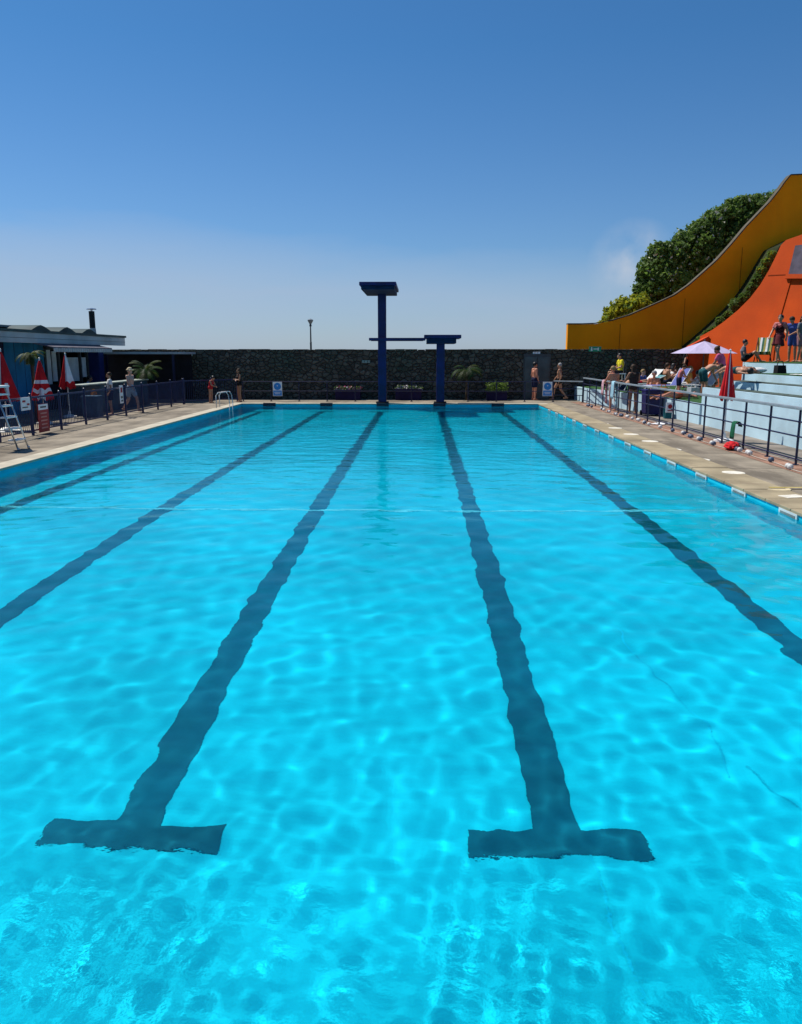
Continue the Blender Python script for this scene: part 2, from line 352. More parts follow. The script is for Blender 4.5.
# door in the wall
x0, x1 = aty(523, 376, WY).x, aty(550, 376, WY).x; cx = (x0+x1)/2; dw = x1-x0
dr = thing('wall_door', 'dark grey green double door set in the far stone wall', 'door', (cx, WY, 0))
bm = N(); box(bm, (0, -0.03, 1.10), (dw, 0.05, 2.2)); obj('door_frame', bm, darkgrey, dr)
dm = mat('door_paint', (0.06, 0.085, 0.09), 0.5, 0.15)
for s in (-1, 1):
    bm = N(); box(bm, (s*dw/4.2, -0.07, 1.05), (dw/2.3, 0.03, 2.02), bev=0.005); box(bm, (s*dw/4.2, -0.088, 1.5), (dw/3.2, 0.012, 0.7)); box(bm, (s*dw/4.2, -0.088, .55), (dw/3.2, 0.012, 0.7)); d = obj('door_leaf', bm, dm, dr)
    bm = N(); tube(bm, (s*0.09, -0.12, 0.95), (s*0.09, -0.12, 1.15), 0.012); obj('door_handle', bm, steel, d)
def plate(name, label, cat, c, wd, ht, base, marks, ry=0.0, t=0.02, group=None):
    """flat sign; marks = list of (material, x, z, w, h, round)"""
    th = thing(name, label, cat, c, ry, group)
    bm = N(); box(bm, (0, 0, 0), (wd, t, ht), bev=min(0.004, t/4)); obj('board', bm, base, th)
    for k, (m, x, z, a, h, rd) in enumerate(marks):
        bm = N()
        if rd: tube(bm, (x, -t/2-0.001, z), (x, -t/2-0.006-0.002*k, z), a/2, seg=24)
        else: box(bm, (x, -t/2-0.003-0.001*k, z), (a, 0.006, h))
        obj('mark', bm, m, th)
    return th
green = mat('sign_green', (0.02, 0.30, 0.16), 0.5, 0.05); blue = mat('sign_blue', (0.02, 0.22, 0.60), 0.5, 0.05); signred = mat('sign_red', (0.36, 0.012, 0.02), 0.5, 0.05)
signwhite = mat('sign_white', (0.80, 0.80, 0.80), 0.5, 0.03)
p = aty(595, 349, WY)
plate('exit_sign', 'small green exit sign with white marks on the far stone wall', 'sign', (p.x, WY-0.02, p.z), 0.60, 0.24, green, [(signwhite, -.17, .06, .06, .06, True), (signwhite, -.17, -.03, .08, .12, False), (signwhite, .03, 0, .22, .045, False), (signwhite, .15, 0, .06, .14, False)])
p = aty(536.5, 353, WY)
plate('wall_plaque', 'small white plaque above the double door in the far wall', 'sign', (p.x, WY-0.02, p.z), 0.36, 0.11, signwhite, [(darkgrey, -.08, 0, .02, .07, False), (darkgrey, .06, 0, .02, .07, False)])
p = aty(189, 355, WY)
plate('wall_plaque', 'small white plaque near the left end of the far wall', 'sign', (p.x, WY-0.02, p.z), 0.34, 0.11, signwhite, [(darkgrey, .02, 0, .02, .07, False)])
p = aty(366, 361.5, WY)
plate('wall_plaque', 'faded greenish plaque on the wall left of the tall diving post', 'sign', (p.x, WY-0.02, p.z), 0.40, 0.13, mat('faded_plaque', (0.25, 0.34, 0.32), 0.7), [(darkgrey, -.08, 0, .03, .09, False), (darkgrey, .07, 0, .03, .09, False)])
# ------------------------------------------------------------------ DIVING TOWERS
def tower(name, label, x, y, pw, ptop, plat):
    t = thing(name, label, 'diving platform', (x, y, 0.02))
    bm = N(); box(bm, (0, 0, 0.02), (pw*1.55, pw*1.4, 0.10), bev=0.01); obj('base_block', bm, black, t)
    bm = N(); box(bm, (0, 0, ptop/2+0.03), (pw, pw*1.1, ptop-0.06), bev=0.015); obj('post', bm, navy_tower, t)
    for nm, a, m in plat:
        bm = N(); box(bm, Vector(a[0])-Vector((x, y, 0.02)), a[1], bev=0.02); obj(nm, bm, m, t)
    return t
tw = tower('diving_tower', 'tall navy five metre diving tower at the far pool edge', -1.73, 36.38, 0.36, 4.80,
      [('platform', ((-1.77, 35.4, 4.99), (1.50, 3.8, 0.14)), navy_tower), ('platform_edge', ((-1.77, 35.42, 4.84), (1.36, 3.7, 0.155)), mat('tower_underside', (0.008, 0.022, 0.06), 0.7, .15))])
t3 = tower('diving_tower', 'short navy three metre diving platform right of the tall tower', 0.87, 36.38, 0.36, 2.66,
      [('platform', ((0.93, 36.35, 2.93), (1.60, 2.3, 0.15)), navy_tower), ('platform_edge', ((0.88, 36.37, 2.745), (1.28, 2.1, 0.215)), MATS['tower_underside'])])
bm = N(); box(bm, (-1.05, 36.02, 2.83), (2.48, 0.26, 0.12), bev=0.01); box(bm, (-1.05, 36.02, 2.76), (2.3, 0.08, 0.02)); obj('walkway_beam', bm, navy_tower, t3, loc=(-0.87, -36.38, -0.02))
# ------------------------------------------------------------------ RAILINGS
def railing(name, label, pts, posts_every, rails, topm, postm, top_r=0.03, ends=True):
    th = thing(name, label, 'railing', pts[0]); o = Vector(pts[0])
    P = [Vector(p)-o for p in pts]
    for k, z in enumerate(rails):
        bm = N()
        for a, b_ in zip(P, P[1:]):
            if k == 0 and top_r > 0.03:
                d = (b_-a); M = d.to_track_quat('X', 'Z').to_euler(); box(bm, (a+b_)/2+Vector((0, 0, z)), (d.length, 0.10, 0.055), rot=M, bev=0.012)
            else: tube(bm, a+Vector((0, 0, z)), b_+Vector((0, 0, z)), 0.017 if k else top_r, seg=8)
        obj('handrail' if k == 0 else 'rail', bm, topm if k == 0 else postm, th)
    first = None
    for a, b_ in zip(P, P[1:]):
        d = b_-a; n = max(1, round(d.length/posts_every))
        for i in range(n+1):
            if first is None:
                bm = N(); tube(bm, (0, 0, 0), (0, 0, rails[0]), 0.024, seg=10); tube(bm, (0, 0, 0), (0, 0, 0.02), 0.06, seg=12)
                for z in rails[1:]: sphere(bm, (0, 0, z), 0.036, sub=1)
                first = obj('post', bm, postm, th); first.location = a
            elif i > 0:
                c = first.copy(); COL.objects.link(c); c.parent = th; c.location = a+d*(i/n)
    return th
railing('pool_railing', 'navy post railing with grey handrail along the right deck', [(7.45, 8.0, 0), (7.45, 37.2, 0)], 1.32, (1.12, 0.86, 0.57, 0.12), railgrey, navy, 0.05)
railing('pool_railing', 'thin dark railing in front of the far stone wall', [(-8.4, 38.0, 0), (6.2, 38.0, 0)], 1.38, (0.92, 0.48), navy, navy, 0.02)
railing('pool_railing', 'short angled piece of railing at the far right corner', [(6.2, 37.98, 0), (7.43, 37.3, 0)], 1.3, (0.95, 0.62, 0.32), railgrey, navy, 0.03)
for u, lab in ((277.5, 'blue and white safety sign on the far railing, left of the diving towers'), (547.5, 'blue and white safety sign on the far railing beside the door')):
    p = aty(u, 389, 37.93)
    plate('safety_sign', lab, 'sign', (p.x, 37.93, p.z), 0.44, 0.66, signwhite, [(blue, 0, .12, .34, 0, True), (blue, 0, -.19, .40, .24, False), (signwhite, 0, .15, .05, .07, True), (signwhite, 0, -.15, .3, .025, False), (signwhite, 0, -.22, .26, .025, False)])
# ------------------------------------------------------------------ LEFT FENCE
def fence(x0, y0, x1, y1, label, h=1.05, step=1.82):
    a = Vector((x0, y0, 0)); d = Vector((x1-x0, y1-y0, 0)); L = d.length; d.normalize(); rz = math.atan2(d.y, d.x)
    th = thing('metal_fence', label, 'fence', a, rz); n = round(L/step)
    for i in range(n):
        bm = N(); xa = L*i/n+0.03; xb = L*(i+1)/n-0.03
        box(bm, ((xa+xb)/2, 0, h-0.03), (xb-xa, 0.03, 0.05)); box(bm, ((xa+xb)/2, 0, 0.13), (xb-xa, 0.03, 0.04))
        k = int((xb-xa)/0.105)
        for j in range(k): tube(bm, (xa+0.05+j*0.105, 0, 0.13), (xa+0.05+j*0.105, 0, h-0.03), 0.0095, seg=6)
        obj('bar_panel', bm, fence_blue, th)
    for i in range(n+1):
        bm = N(); box(bm, (L*i/n, 0, h/2+0.02), (0.06, 0.06, h+0.04), bev=0.006); sphere(bm, (L*i/n, 0, h+0.06), 0.035, sub=1); obj('post', bm, fence_blue, th)
    return th
fence(-10.55, 11.0, -10.55, 35.6, 'long navy bar fence along the left deck')
fence(-10.55, 35.75, -8.7, 38.1, 'short navy bar fence at the far left corner')
def sidesign(name, label, y, z, wd, ht, base, marks): return plate(name, label, 'sign', (-10.47, y, z), wd, ht, base, marks, ry=PI/2)
sidesign('fence_sign', 'white notice with red marks on the left fence beside the steps', 21.1, 0.88, 0.50, 0.34, signwhite, [(signred, -.1, .07, .16, .05, False), (signred, .12, -.02, .14, .05, False), (darkgrey, -.05, -.09, .3, .03, False)])
sidesign('fence_sign', 'tall red notice board with white header at the foot of the left fence', 22.05, 0.44, 0.62, 0.78, signred, [(signwhite, 0, .30, .56, .15, False), (darkgrey, 0, .30, .36, .045, False)]+[(mat('sign_pale_red', (0.6, 0.25, 0.22), 0.5), 0, .13-.1*k, .38-.05*(k % 2), .035, False) for k in range(5)])
sidesign('fence_sign', 'narrow white sign with dark blocks on the left fence by the shorts-clad bather', 28.0, 0.80, 0.30, 0.62, signwhite, [(signred, 0, .15, .17, .17, False), (darkgrey, 0, -.10, .16, .08, False), (darkgrey, 0, -.22, .16, .06, False)])
# ------------------------------------------------------------------ LIFEGUARD STEPS (left)
st_ = thing('step_ladder', 'white treaded metal step ladder on the left deck by the fence', 'step ladder', (-9.22, 18.3, 0), 0)
ww = 0.24
def stile(y): 
    bm = N(); tube(bm, (0, y, 0), (-0.44, y, 1.43), 0.020); tube(bm, (0, y, 0), (0, y, 0.05), 0.032); return bm
for y in (-ww, ww): obj('front_leg', stile(y), steel, st_, smooth=True)
for y in (-ww, ww):
    bm = N(); tube(bm, (-1.05, y, 0), (-0.62, y, 1.43), 0.018); tube(bm, (-1.05, y, 0), (-1.05, y, 0.05), 0.03); obj('rear_leg', bm, steel, st_, smooth=True)
for k in range(5):
    f = 0.16+0.18*k; bm = N(); box(bm, (-0.44*f-0.06, 0, 1.43*f), (0.20, 2*ww-0.03, 0.035), bev=0.008); obj('tread', bm, whiteplastic, st_)
bm = N(); box(bm, (-0.55, 0, 1.44), (0.42, 0.56, 0.045), bev=0.01); obj('top_platform', bm, whiteplastic, st_)
bm = N(); path(bm, [Vector((-0.95, -ww, .45)), Vector((-0.95, ww, .45))], 0.014); path(bm, [Vector((-0.13, -ww, .42)), Vector((-0.92, -ww, .42))], 0.012); path(bm, [Vector((-0.13, ww, .42)), Vector((-0.92, ww, .42))], 0.012); obj('brace', bm, steel, st_)
# ------------------------------------------------------------------ CLOSED PARASOLS
def closed_parasol(label, loc, z0, z1, r, style, pole_to=0.0, rz=0.0, group='closed red and white parasols'):
    t = thing('closed_parasol', label, 'parasol', loc, rz, group)
    bm = N(); tube(bm, (0, 0, pole_to), (0, 0, z1+0.06), 0.019); obj('pole', bm, white, t)
    bm = N(); lathe(bm, [(0.0, 0), (0.24, 0), (0.24, 0.05), (0.06, 0.10), (0.04, 0.22), (0.0, 0.22)], seg=24, caps=False); obj('base', bm, white, t, smooth=False)
    bm = N(); sg = 64; rows = 22; rings = []
    for j in range(rows+1):
        f = j/rows; z = z1-(z1-z0)*f; R = 0.025+(r-0.025)*f**0.85
        ring = []
        for i in range(sg):
            a = 2*PI*i/sg; fold = 1+0.22*f*math.cos(6*a+0.6*f)+0.08*f*math.cos(11*a)
            zz = z+(0.05*f*math.cos(6*a+1.0) if j > rows*0.7 else 0)
            ring.append(bm.verts.new((R*fold*math.cos(a), R*fold*math.sin(a), zz)))
        rings.append(ring)
    for j in range(rows):
        for i in range(sg):
            fc = bm.faces.new((rings[j][i], rings[j+1][i], rings[j+1][(i+1) % sg], rings[j][(i+1) % sg])); f = (j+.5)/rows; a = 2*PI*(i+.5)/sg
            aa = (a+PI/2) % (2*PI)                   # 0 = towards the camera
            s = math.sin(aa) if False else (aa if aa < PI else aa-2*PI)
            if style == 'swirl': wht = (0.48 < f < 0.58) or (0.72 < f < 0.80 and s > -0.6) or (math.hypot((s-0.35)/0.5, (f-0.93)/0.11) < 1)
            elif style == 'half': wht = s > 0.05 and f < 0.80 or (s < -1.2 and f > .55)
            elif style == 'stripe': wht = (-0.28 < s < -0.02) or (math.hypot((s-0.85)/0.32, (f-0.72)/0.08) < 1)
            else: wht = (s < 0.3 and 0.05 < f < 0.70) or (0.55 < s < 0.95 and f > 0.62 and f < .85)
            fc.material_index = 1 if wht else 0
    obj('canopy', bm, [red, whitecanvas], t, smooth=True)
    bm = N(); sphere(bm, (0, 0, z1+0.07), 0.03, sub=1); obj('finial', bm, white, t)
    return t
def on(u, Y): return aty(u, 380, Y)
p = on(3, 23.0); closed_parasol('closed red and white parasol behind the step ladder, at the left picture edge', (p.x, p.y, 0), 0.86, 2.24, 0.38, 'other')
p = on(41, 25.2); closed_parasol('closed red parasol with curved white bands behind the left fence', (p.x, p.y, 0), 0.78, 1.98, 0.30, 'swirl')
p = on(67, 28.0); closed_parasol('closed parasol half white and half red before the cafe windows', (p.x, p.y, 0), 1.02, 2.13, 0.24, 'half')
closed_parasol('closed red parasol with a white stripe beside the right-hand railing', (7.66, 20.4, 0), 1.06, 2.20, 0.165, 'stripe')
# ------------------------------------------------------------------ CAFE BUILDING
blue_wall = mat('cafe_blue_panel', (0.03, 0.23, 0.42), 0.6, 0.2, 0.8, 0.1)
fascia_m = mat('fascia_grey', (0.42, 0.45, 0.46), 0.7, 0.12, 0.7)
roofgreen = mat('roof_dark_green', (0.045, 0.075, 0.075), 0.6, 0.2, 1)
roofsheet = mat('roof_sheet', (0.22, 0.28, 0.30), 0.5, 0.2, 1)
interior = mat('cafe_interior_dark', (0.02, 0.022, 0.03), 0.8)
cafe = thing('cafe_building', 'low blue cafe building with zigzag roof and long grey fascia', 'building', (-14.8, 28, 0))
def cb(nm, m, x0, x1, y0, y1, z0, z1, bev=0, parent=None):
    bm = N(); box(bm, ((x0+x1)/2+14.8, (y0+y1)/2-28, (z0+z1)/2), (x1-x0, y1-y0, z1-z0), bev=bev); return obj(nm, bm, m, parent or cafe)
cb('wall', navy, -15.0, -14.8, 15, 28.6, 0, 2.64); cb('blue_panel', blue_wall, -15.0, -14.79, 28.6, 31.6, 0, 2.64)
for yy in (29.3, 30.0, 30.8): cb('panel_joint', navy, -14.79, -14.785, yy, yy+0.02, 0, 2.64)
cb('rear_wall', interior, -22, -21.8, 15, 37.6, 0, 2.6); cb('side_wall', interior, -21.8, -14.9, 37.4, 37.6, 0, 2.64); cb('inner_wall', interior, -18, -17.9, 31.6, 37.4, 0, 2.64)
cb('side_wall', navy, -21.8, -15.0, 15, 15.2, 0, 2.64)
fa = cb('fascia', fascia_m, -14.12, -14.0, 15, 37.8, 2.50, 2.86); cb('fascia_groove', darkgrey, -14.0, -13.995, 15, 37.8, 2.66, 2.675, parent=fa)
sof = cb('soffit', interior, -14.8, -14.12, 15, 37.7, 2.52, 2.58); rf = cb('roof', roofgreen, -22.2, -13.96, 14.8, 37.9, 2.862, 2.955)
for k in range(3):
    y = (36.0, 33.75, 31.4)[k]
    bm = N(); prism(bm, [Vector((0.2, y-28-1.0, 2.955)), Vector((0.2, y-28-0.32, 3.16)), Vector((0.2, y-28, 3.215)), Vector((0.2, y-28+0.32, 3.16)), Vector((0.2, y-28+1.0, 2.955))], (-6.5, 0, 0)); g = obj('gable', bm, roofgreen, rf, loc=(-0.3, 0, 0.002))
rsh = cb('ridge_sheet', roofsheet, -19.5, -16.0, 15, 36.2, 3.13, 3.205)
for q_ in (fa, rf, sof, rsh): q_.location.z += 0.07; q_.location.x += 0.2
# glazed opening: posts, pale panes, dark frames
for y in (31.7, 32.9, 33.45, 35.0, 35.75): cb('window_frame', darkgrey, -14.9, -14.78, y, y+0.12, 0, 2.64)
pane = mat('window_pane_pale', (0.72, 0.78, 0.78), 0.25, 0.08)
cb('window', pane, -14.88, -14.84, 33.6, 34.9, 1.05, 2.05); cb('window', pane, -14.88, -14.84, 35.15, 35.7, 1.2, 2.05); cb('window', pane, -14.88, -14.84, 31.85, 32.3, 1.0, 2.35); cb('window', pane, -14.88, -14.84, 32.45, 32.8, 1.1, 2.3)
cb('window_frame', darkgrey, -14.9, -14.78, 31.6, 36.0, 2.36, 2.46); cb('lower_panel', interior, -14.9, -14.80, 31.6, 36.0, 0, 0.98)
cb('corner_column', mat('column_blue', (0.015, 0.03, 0.16), 0.5), -14.95, -14.45, 36.2, 36.75, 0, 2.5)
stripem = mat('awning_canvas', (0.13, 0.125, 0.15), 0.8, 0.2, 6)
aw = thing('shop_awning', 'part folded grey striped awning over the cafe windows', 'awning', (-14.0, 32.0, 2.60))
bm = N(); prism(bm, [Vector((0.0, -2.9, 0.0)), Vector((0.75, -2.9, -0.16)), Vector((0.75, -2.9, -0.20)), Vector((0.0, -2.9, -0.04))], (0, 5.6, 0)); obj('canvas', bm, stripem, aw)
bm = N(); tube(bm, (0.05, -3.0, 0.10), (0.05, 2.8, 0.10), 0.075, seg=14); obj('roller', bm, darkgrey, aw)
bm = N()
for k in range(28):
    box(bm, (0.76, -2.8+0.2*k, -0.27), (0.01, 0.17, 0.14))
obj('valance', bm, fascia_m, aw)
for y in (-2.7, 2.5):
    bm = N(); tube(bm, (0.02, y, -0.35), (0.7, y, -0.16), 0.015); obj('arm', bm, darkgrey, aw)
fl = thing('flue_pipe', 'black flue pipe with a cowl on the cafe roof', 'flue', (-14.95, 37.0, 3.0))
bm = N(); tube(bm, (0, 0, 0), (0, 0, 0.35), 0.15, 0.13, 16); obj('collar', bm, fascia_m, fl, smooth=False)
bm = N(); tube(bm, (0, 0, 0.35), (0, 0, 1.10), 0.125, seg=16); obj('pipe', bm, black, fl)
bm = N(); tube(bm, (0, 0, 1.10), (0, 0, 1.18), 0.05, seg=10); lathe(bm, [(0.0, 1.16), (0.22, 1.17), (0.2, 1.21), (0.0, 1.25)], seg=18, caps=False); obj('cowl', bm, steel, fl)
sh = thing('flat_shelter', 'dark open shelter with a pale flat roof beside the cafe', 'shelter', (-13, 38.5, 0))
bm = N(); box(bm, (-0.2, 0, 2.24), (4.2, 2.9, 0.10)); obj('roof', bm, fascia_m, sh)
bm = N(); box(bm, (-1.2, 1.36, 1.1), (5.8, 0.1, 2.18)); obj('rear_wall', bm, interior, sh)
for x in (-1.5, 1.6):
    bm = N(); box(bm, (x, -1.3, 1.09), (0.09, 0.09, 2.18)); obj('post', bm, navy, sh)
ct = thing('cafe_counter', 'long teal cafe counter with pale top behind the left fence', 'counter', (-12.4, 32.2, 0))
bm = N(); box(bm, (0, 0, 0.53), (0.5, 7.0, 1.06), bev=.01); obj('counter_body', bm, mat('counter_teal', (0.03, 0.07, 0.10), 0.6, 0.3, 1.5), ct)
bm = N(); box(bm, (0, 0, 1.085), (0.6, 7.1, 0.045), bev=.008); obj('counter_top', bm, mat('counter_top_pale', (0.40, 0.45, 0.38), 0.5), ct)
ps = plate('food_poster', 'dark poster with an orange food picture on the cafe counter', 'poster', (-12.13, 29.6, 0.55), 1.35, 0.95, mat('poster_dark', (0.02, 0.035, 0.045), 0.5), [(mat('poster_orange', (0.55, 0.20, 0.03), 0.6, .4, 9), 0.05, .06, .62, .5, True), (mat('poster_brown', (0.30, 0.10, 0.03), 0.6, .4, 9), -.38, -.02, .36, .3, True), (MATS['poster_brown'], .42, -.06, .3, .3, True), (blue, .0, -.33, .8, .12, False)], ry=PI/2)
bx = thing('storage_box', 'dull blue box standing behind the left fence', 'box', (-11.6, 28.2, 0)); bm = N(); box(bm, (0, 0, .35), (.55, .55, .7), bev=.02); obj('body', bm, mat('box_pale_blue', (0.05, 0.10, 0.16), .6), bx); bm = N(); box(bm, (0, 0, .72), (.6, .6, .05), bev=.015); obj('lid', bm, MATS['box_pale_blue'], bx)
p = aty(3, 347.5, 26); plate('cafe_sign', 'small white sign on the navy end of the cafe', 'sign', (-14.78, 28.0, 2.38), 0.5, 0.12, signwhite, [(darkgrey, 0, 0, .3, .04, False)], ry=PI/2)
# ------------------------------------------------------------------ GRAB RAILS at the far left corner
gr = thing('pool_ladder', 'white pool ladder handrails at the far left pool corner', 'pool ladder', (-7.95, 33.2, 0))
for y in (-0.28, 0.28):
    bm = N(); path(bm, [Vector((-0.45, y, 0.0)), Vector((-0.45, y, 0.52)), Vector((-0.35, y, 0.64)), Vector((-0.02, y, 0.66)), Vector((0.06, y, 0.54)), Vector((0.10, y, 0.2)), Vector((0.07, y, -0.9))], 0.018, 10); obj('handrail', bm, mat('rail_dull_white', (0.45, 0.48, 0.5), 0.4), gr, smooth=True)
for z in (-0.3, -0.6, -0.85):
    bm = N(); box(bm, (0.07, 0, z), (0.08, 0.52, 0.03)); obj('tread', bm, white, gr)
# ------------------------------------------------------------------ TERRACES
def block(name, label, fp, z0, z1, top=turf):
    t = thing(name, label, 'terrace', (0, 0, 0)); bm = N(); prism(bm, [Vector((x, y, z0)) for x, y in fp], (0, 0, z1-z0)); obj('riser', bm, paleblue, t)
    c = sum((Vector((x, y, 0)) for x, y in fp), Vector())/len(fp)
    bm = N(); bm.faces.new([bm.verts.new((x+(0.10 if x < 12.5 else 0), y, z1+0.012)) for x, y in fp]); bmesh.ops.recalc_face_normals(bm, faces=bm.faces)
    o = obj('tread', bm, top, t); 
    return t
treadm = mat('tread_grey_green', (0.075, 0.10, 0.085), 0.9, 0.25, 6, 0.5, 60)
block('seating_terrace', 'low turf-topped terrace with pale blue riser at the far right', [(7.55, 37.6), (8.72, 29.0), (8.74, 25.45), (12.0, 25.45), (12.0, 30.2), (13.0, 33.2), (15.0, 34.8), (15.0, 39.9), (7.55, 39.9)], 0, 0.65)
block('seating_terrace', 'lowest pale blue seating step along the right-hand walkway', [(8.8, 4), (9.41, 4), (9.41, 25.5), (8.8, 25.5)], 0, 1.16, treadm)
block('seating_terrace', 'second pale blue seating step on the right', [(9.4, 4), (10.01, 4), (10.01, 25.4), (9.4, 25.4)], 0, 1.37, treadm)
block('seating_terrace', 'broad third seating step with turf on the right', [(10.0, 4), (12.01, 4), (12.01, 25.3), (10.0, 25.3)], 0, 1.59)
block('seating_terrace', 'upper turf terrace below the orange wall', [(12.0, 4), (34, 4), (34, 39.8), (15.01, 39.8), (15.01, 34.8), (13.0, 33.2), (12.0, 30.2)], 0, 1.87)
# ------------------------------------------------------------------ YELLOW CURVED WALL
YY = 43.0
top = [(568, 324.5), (582, 324.5), (595, 324), (612, 321), (630, 315.5), (645, 309), (660, 302.5), (675, 295.5), (690, 285), (703, 273.5), (717, 261), (732, 244.5), (747, 226.5), (760, 213), (771, 201.5), (780, 190), (786, 181.5), (791, 175.5), (802, 175), (860, 175)]
yw = thing('curved_wall', 'huge yellow wall sweeping up in a curve behind the terraces', 'wall', (aty(568, 350, YY).x, YY, 0))
o = yw.location
tp = [aty(u, v, YY)-o for u, v in top]
bm = N(); prism(bm, tp+[Vector((tp[-1].x, 0, 0)), Vector((tp[0].x, 0, 0))], (0, 0.45, 0)); obj('wall_face', bm, yellow, yw)
bm = N()
for a, b_ in zip(tp, tp[1:]):
    d = b_-a; ang = math.atan2(d.z, d.x); box(bm, (a+b_)/2+Vector((-0.03*math.sin(ang), 0.225, 0.03*math.cos(ang)+0.01)), (d.length+0.02, 0.50, 0.05), rot=Euler((0, -ang, 0)))
for uu in (620, 683, 736):
    xx = aty(uu, 330, YY).x-o.x; zz = max(p_.z for p_ in tp if p_.x <= xx); jb = N(); box(jb, (xx, -0.004, zz/2), (0.03, 0.012, zz-0.3)); obj('wall_joint', jb, mat('joint_brown', (0.30, 0.11, 0.004), 0.9), yw)
obj('coping', bm, mat('coping_grey', (0.10, 0.085, 0.06), 0.8), yw)
# ------------------------------------------------------------------ ORANGE BATTERED WALL
A = Vector((12.95, 37.3, 1.87)); nrm = Vector((-0.866, -0.5, 0)); lean = math.radians(14)
npl = (nrm*math.cos(lean)+Vector((0, 0, math.sin(lean)))).normalized()
def pl(u, v, off=0.0):
    d = _ray(u, v); O = Vector((0, 0, H)); t = (A+npl*off-O).dot(npl)/d.dot(npl); return O+d*t
ow = thing('orange_structure', 'huge orange sloping wall with a buttress on the upper terrace', 'wall', A)
face = [(700, 336.5), (712, 330), (724, 321.5), (738, 310), (750, 298), (760, 285), (769, 270), (776, 256), (781, 245), (786, 240), (806, 233), (870, 225), (870, 390), (735, 392), (700, 388)]
bm = N(); prism(bm, [pl(u, v)-A for u, v in face], (3.9, 2.2, 0)); obj('wall_face', bm, orange, ow)
bm = N(); a = pl(790, 274, .02)-A; b_ = pl(769, 345, .02)-A; c = pl(764, 372, .02)-A
pp = [pl(u, v, 0.0)-A for u, v in ((787, 276), (792.5, 276), (777, 330), (772, 374), (759, 372), (768, 330))]
prism(bm, pp, npl*0.035); obj('buttress', bm, orange, ow)
bm = N(); prism(bm, [pl(u, v, 0.0)-A for u, v in ((789, 275.5), (796, 246), (870, 236), (870, 275.5))], npl*0.06); op = obj('opening_panel', bm, mat('panel_mauve', (0.09, 0.07, 0.09), 0.4, 0.2), ow)
bm = N(); prism(bm, [pl(u, v, 0.06)-A for u, v in ((786, 279), (787, 274.5), (870, 275), (870, 279))], npl*0.08); obj('ledge', bm, orange, ow)
bm = N(); prism(bm, [pl(u, v, 0.0)-A for u, v in ((768.5, 275), (787, 274.2), (787, 275), (768, 275.9))], npl*0.012); obj('joint', bm, mat('joint_rust', (0.25, 0.03, 0.004), .9), ow)
x0, x1 = aty(689, 350, 37.5).x, aty(701.5, 350, 37.5).x
bm = N(); zt0, zt1 = aty(689, 346.5, 37.5).z, aty(701, 336, 37.5).z
prism(bm, [Vector((x0, 37.5, 0.6))-A, Vector((x1+.3, 37.5, 0.6))-A, Vector((x1+.3, 37.5, zt1))-A, Vector((x0, 37.5, zt0))-A], (0, 0.4, 0)); obj('return_wall', bm, mat('return_orange_shaded', (0.50, 0.05, 0.008), 0.75, .1), ow)  # return's shade is put into the colour: a darker, redder copy of the orange
# grassy bank between the two walls
bank = [(694, 346), (712, 331), (735, 310), (748, 296), (760, 279), (770, 262), (780, 246), (800, 236), (850, 228), (850, 350), (694, 350)]
bm = N(); prism(bm, [aty(u, v, 41.0) for u, v in bank], (0, 1.9, 0)); tag(obj('bank', bm, mat('bank_soil', (0.022, 0.03, 0.010), 0.95, 0.3, 2)), kind='structure')
# ------------------------------------------------------------------ VEGETATION
def leafm(name, c1, c2):
    m = mat(name, c1, 0.55, 0, 0.8, col2=c2, spec=0.3); nt = m.node_tree; b = nt.nodes['Principled BSDF']
    src = b.inputs['Base Color'].links[0].from_socket
    tr = node(m, 'ShaderNodeBsdfTranslucent'); nt.links.new(src, tr.inputs['Color']); mx = node(m, 'ShaderNodeMixShader'); mx.inputs[0].default_value = 0.52
    nt.links.new(b.outputs[0], mx.inputs[1]); nt.links.new(tr.outputs[0], mx.inputs[2]); nt.links.new(mx.outputs[0], nt.nodes['Material Output'].inputs['Surface']); return m
lf_dark = leafm('leaf_dark', (0.13, 0.225, 0.04), (0.06, 0.115, 0.022)); lf_mid = leafm('leaf_mid', (0.22, 0.32, 0.06), (0.13, 0.21, 0.04))
lf_yel = leafm('leaf_yellow', (0.46, 0.46, 0.03), (0.28, 0.31, 0.02)); blossom = mat('blossom_white', (0.62, 0.62, 0.52), 0.7); bark = mat('bark', (0.09, 0.065, 0.045), 0.9, 0.3, 6, 0.5)
palm_g = leafm('palm_green', (0.04, 0.10, 0.02), (0.018, 0.05, 0.012)); palm_y = leafm('palm_yellow', (0.11, 0.14, 0.03), (0.05, 0.07, 0.02))
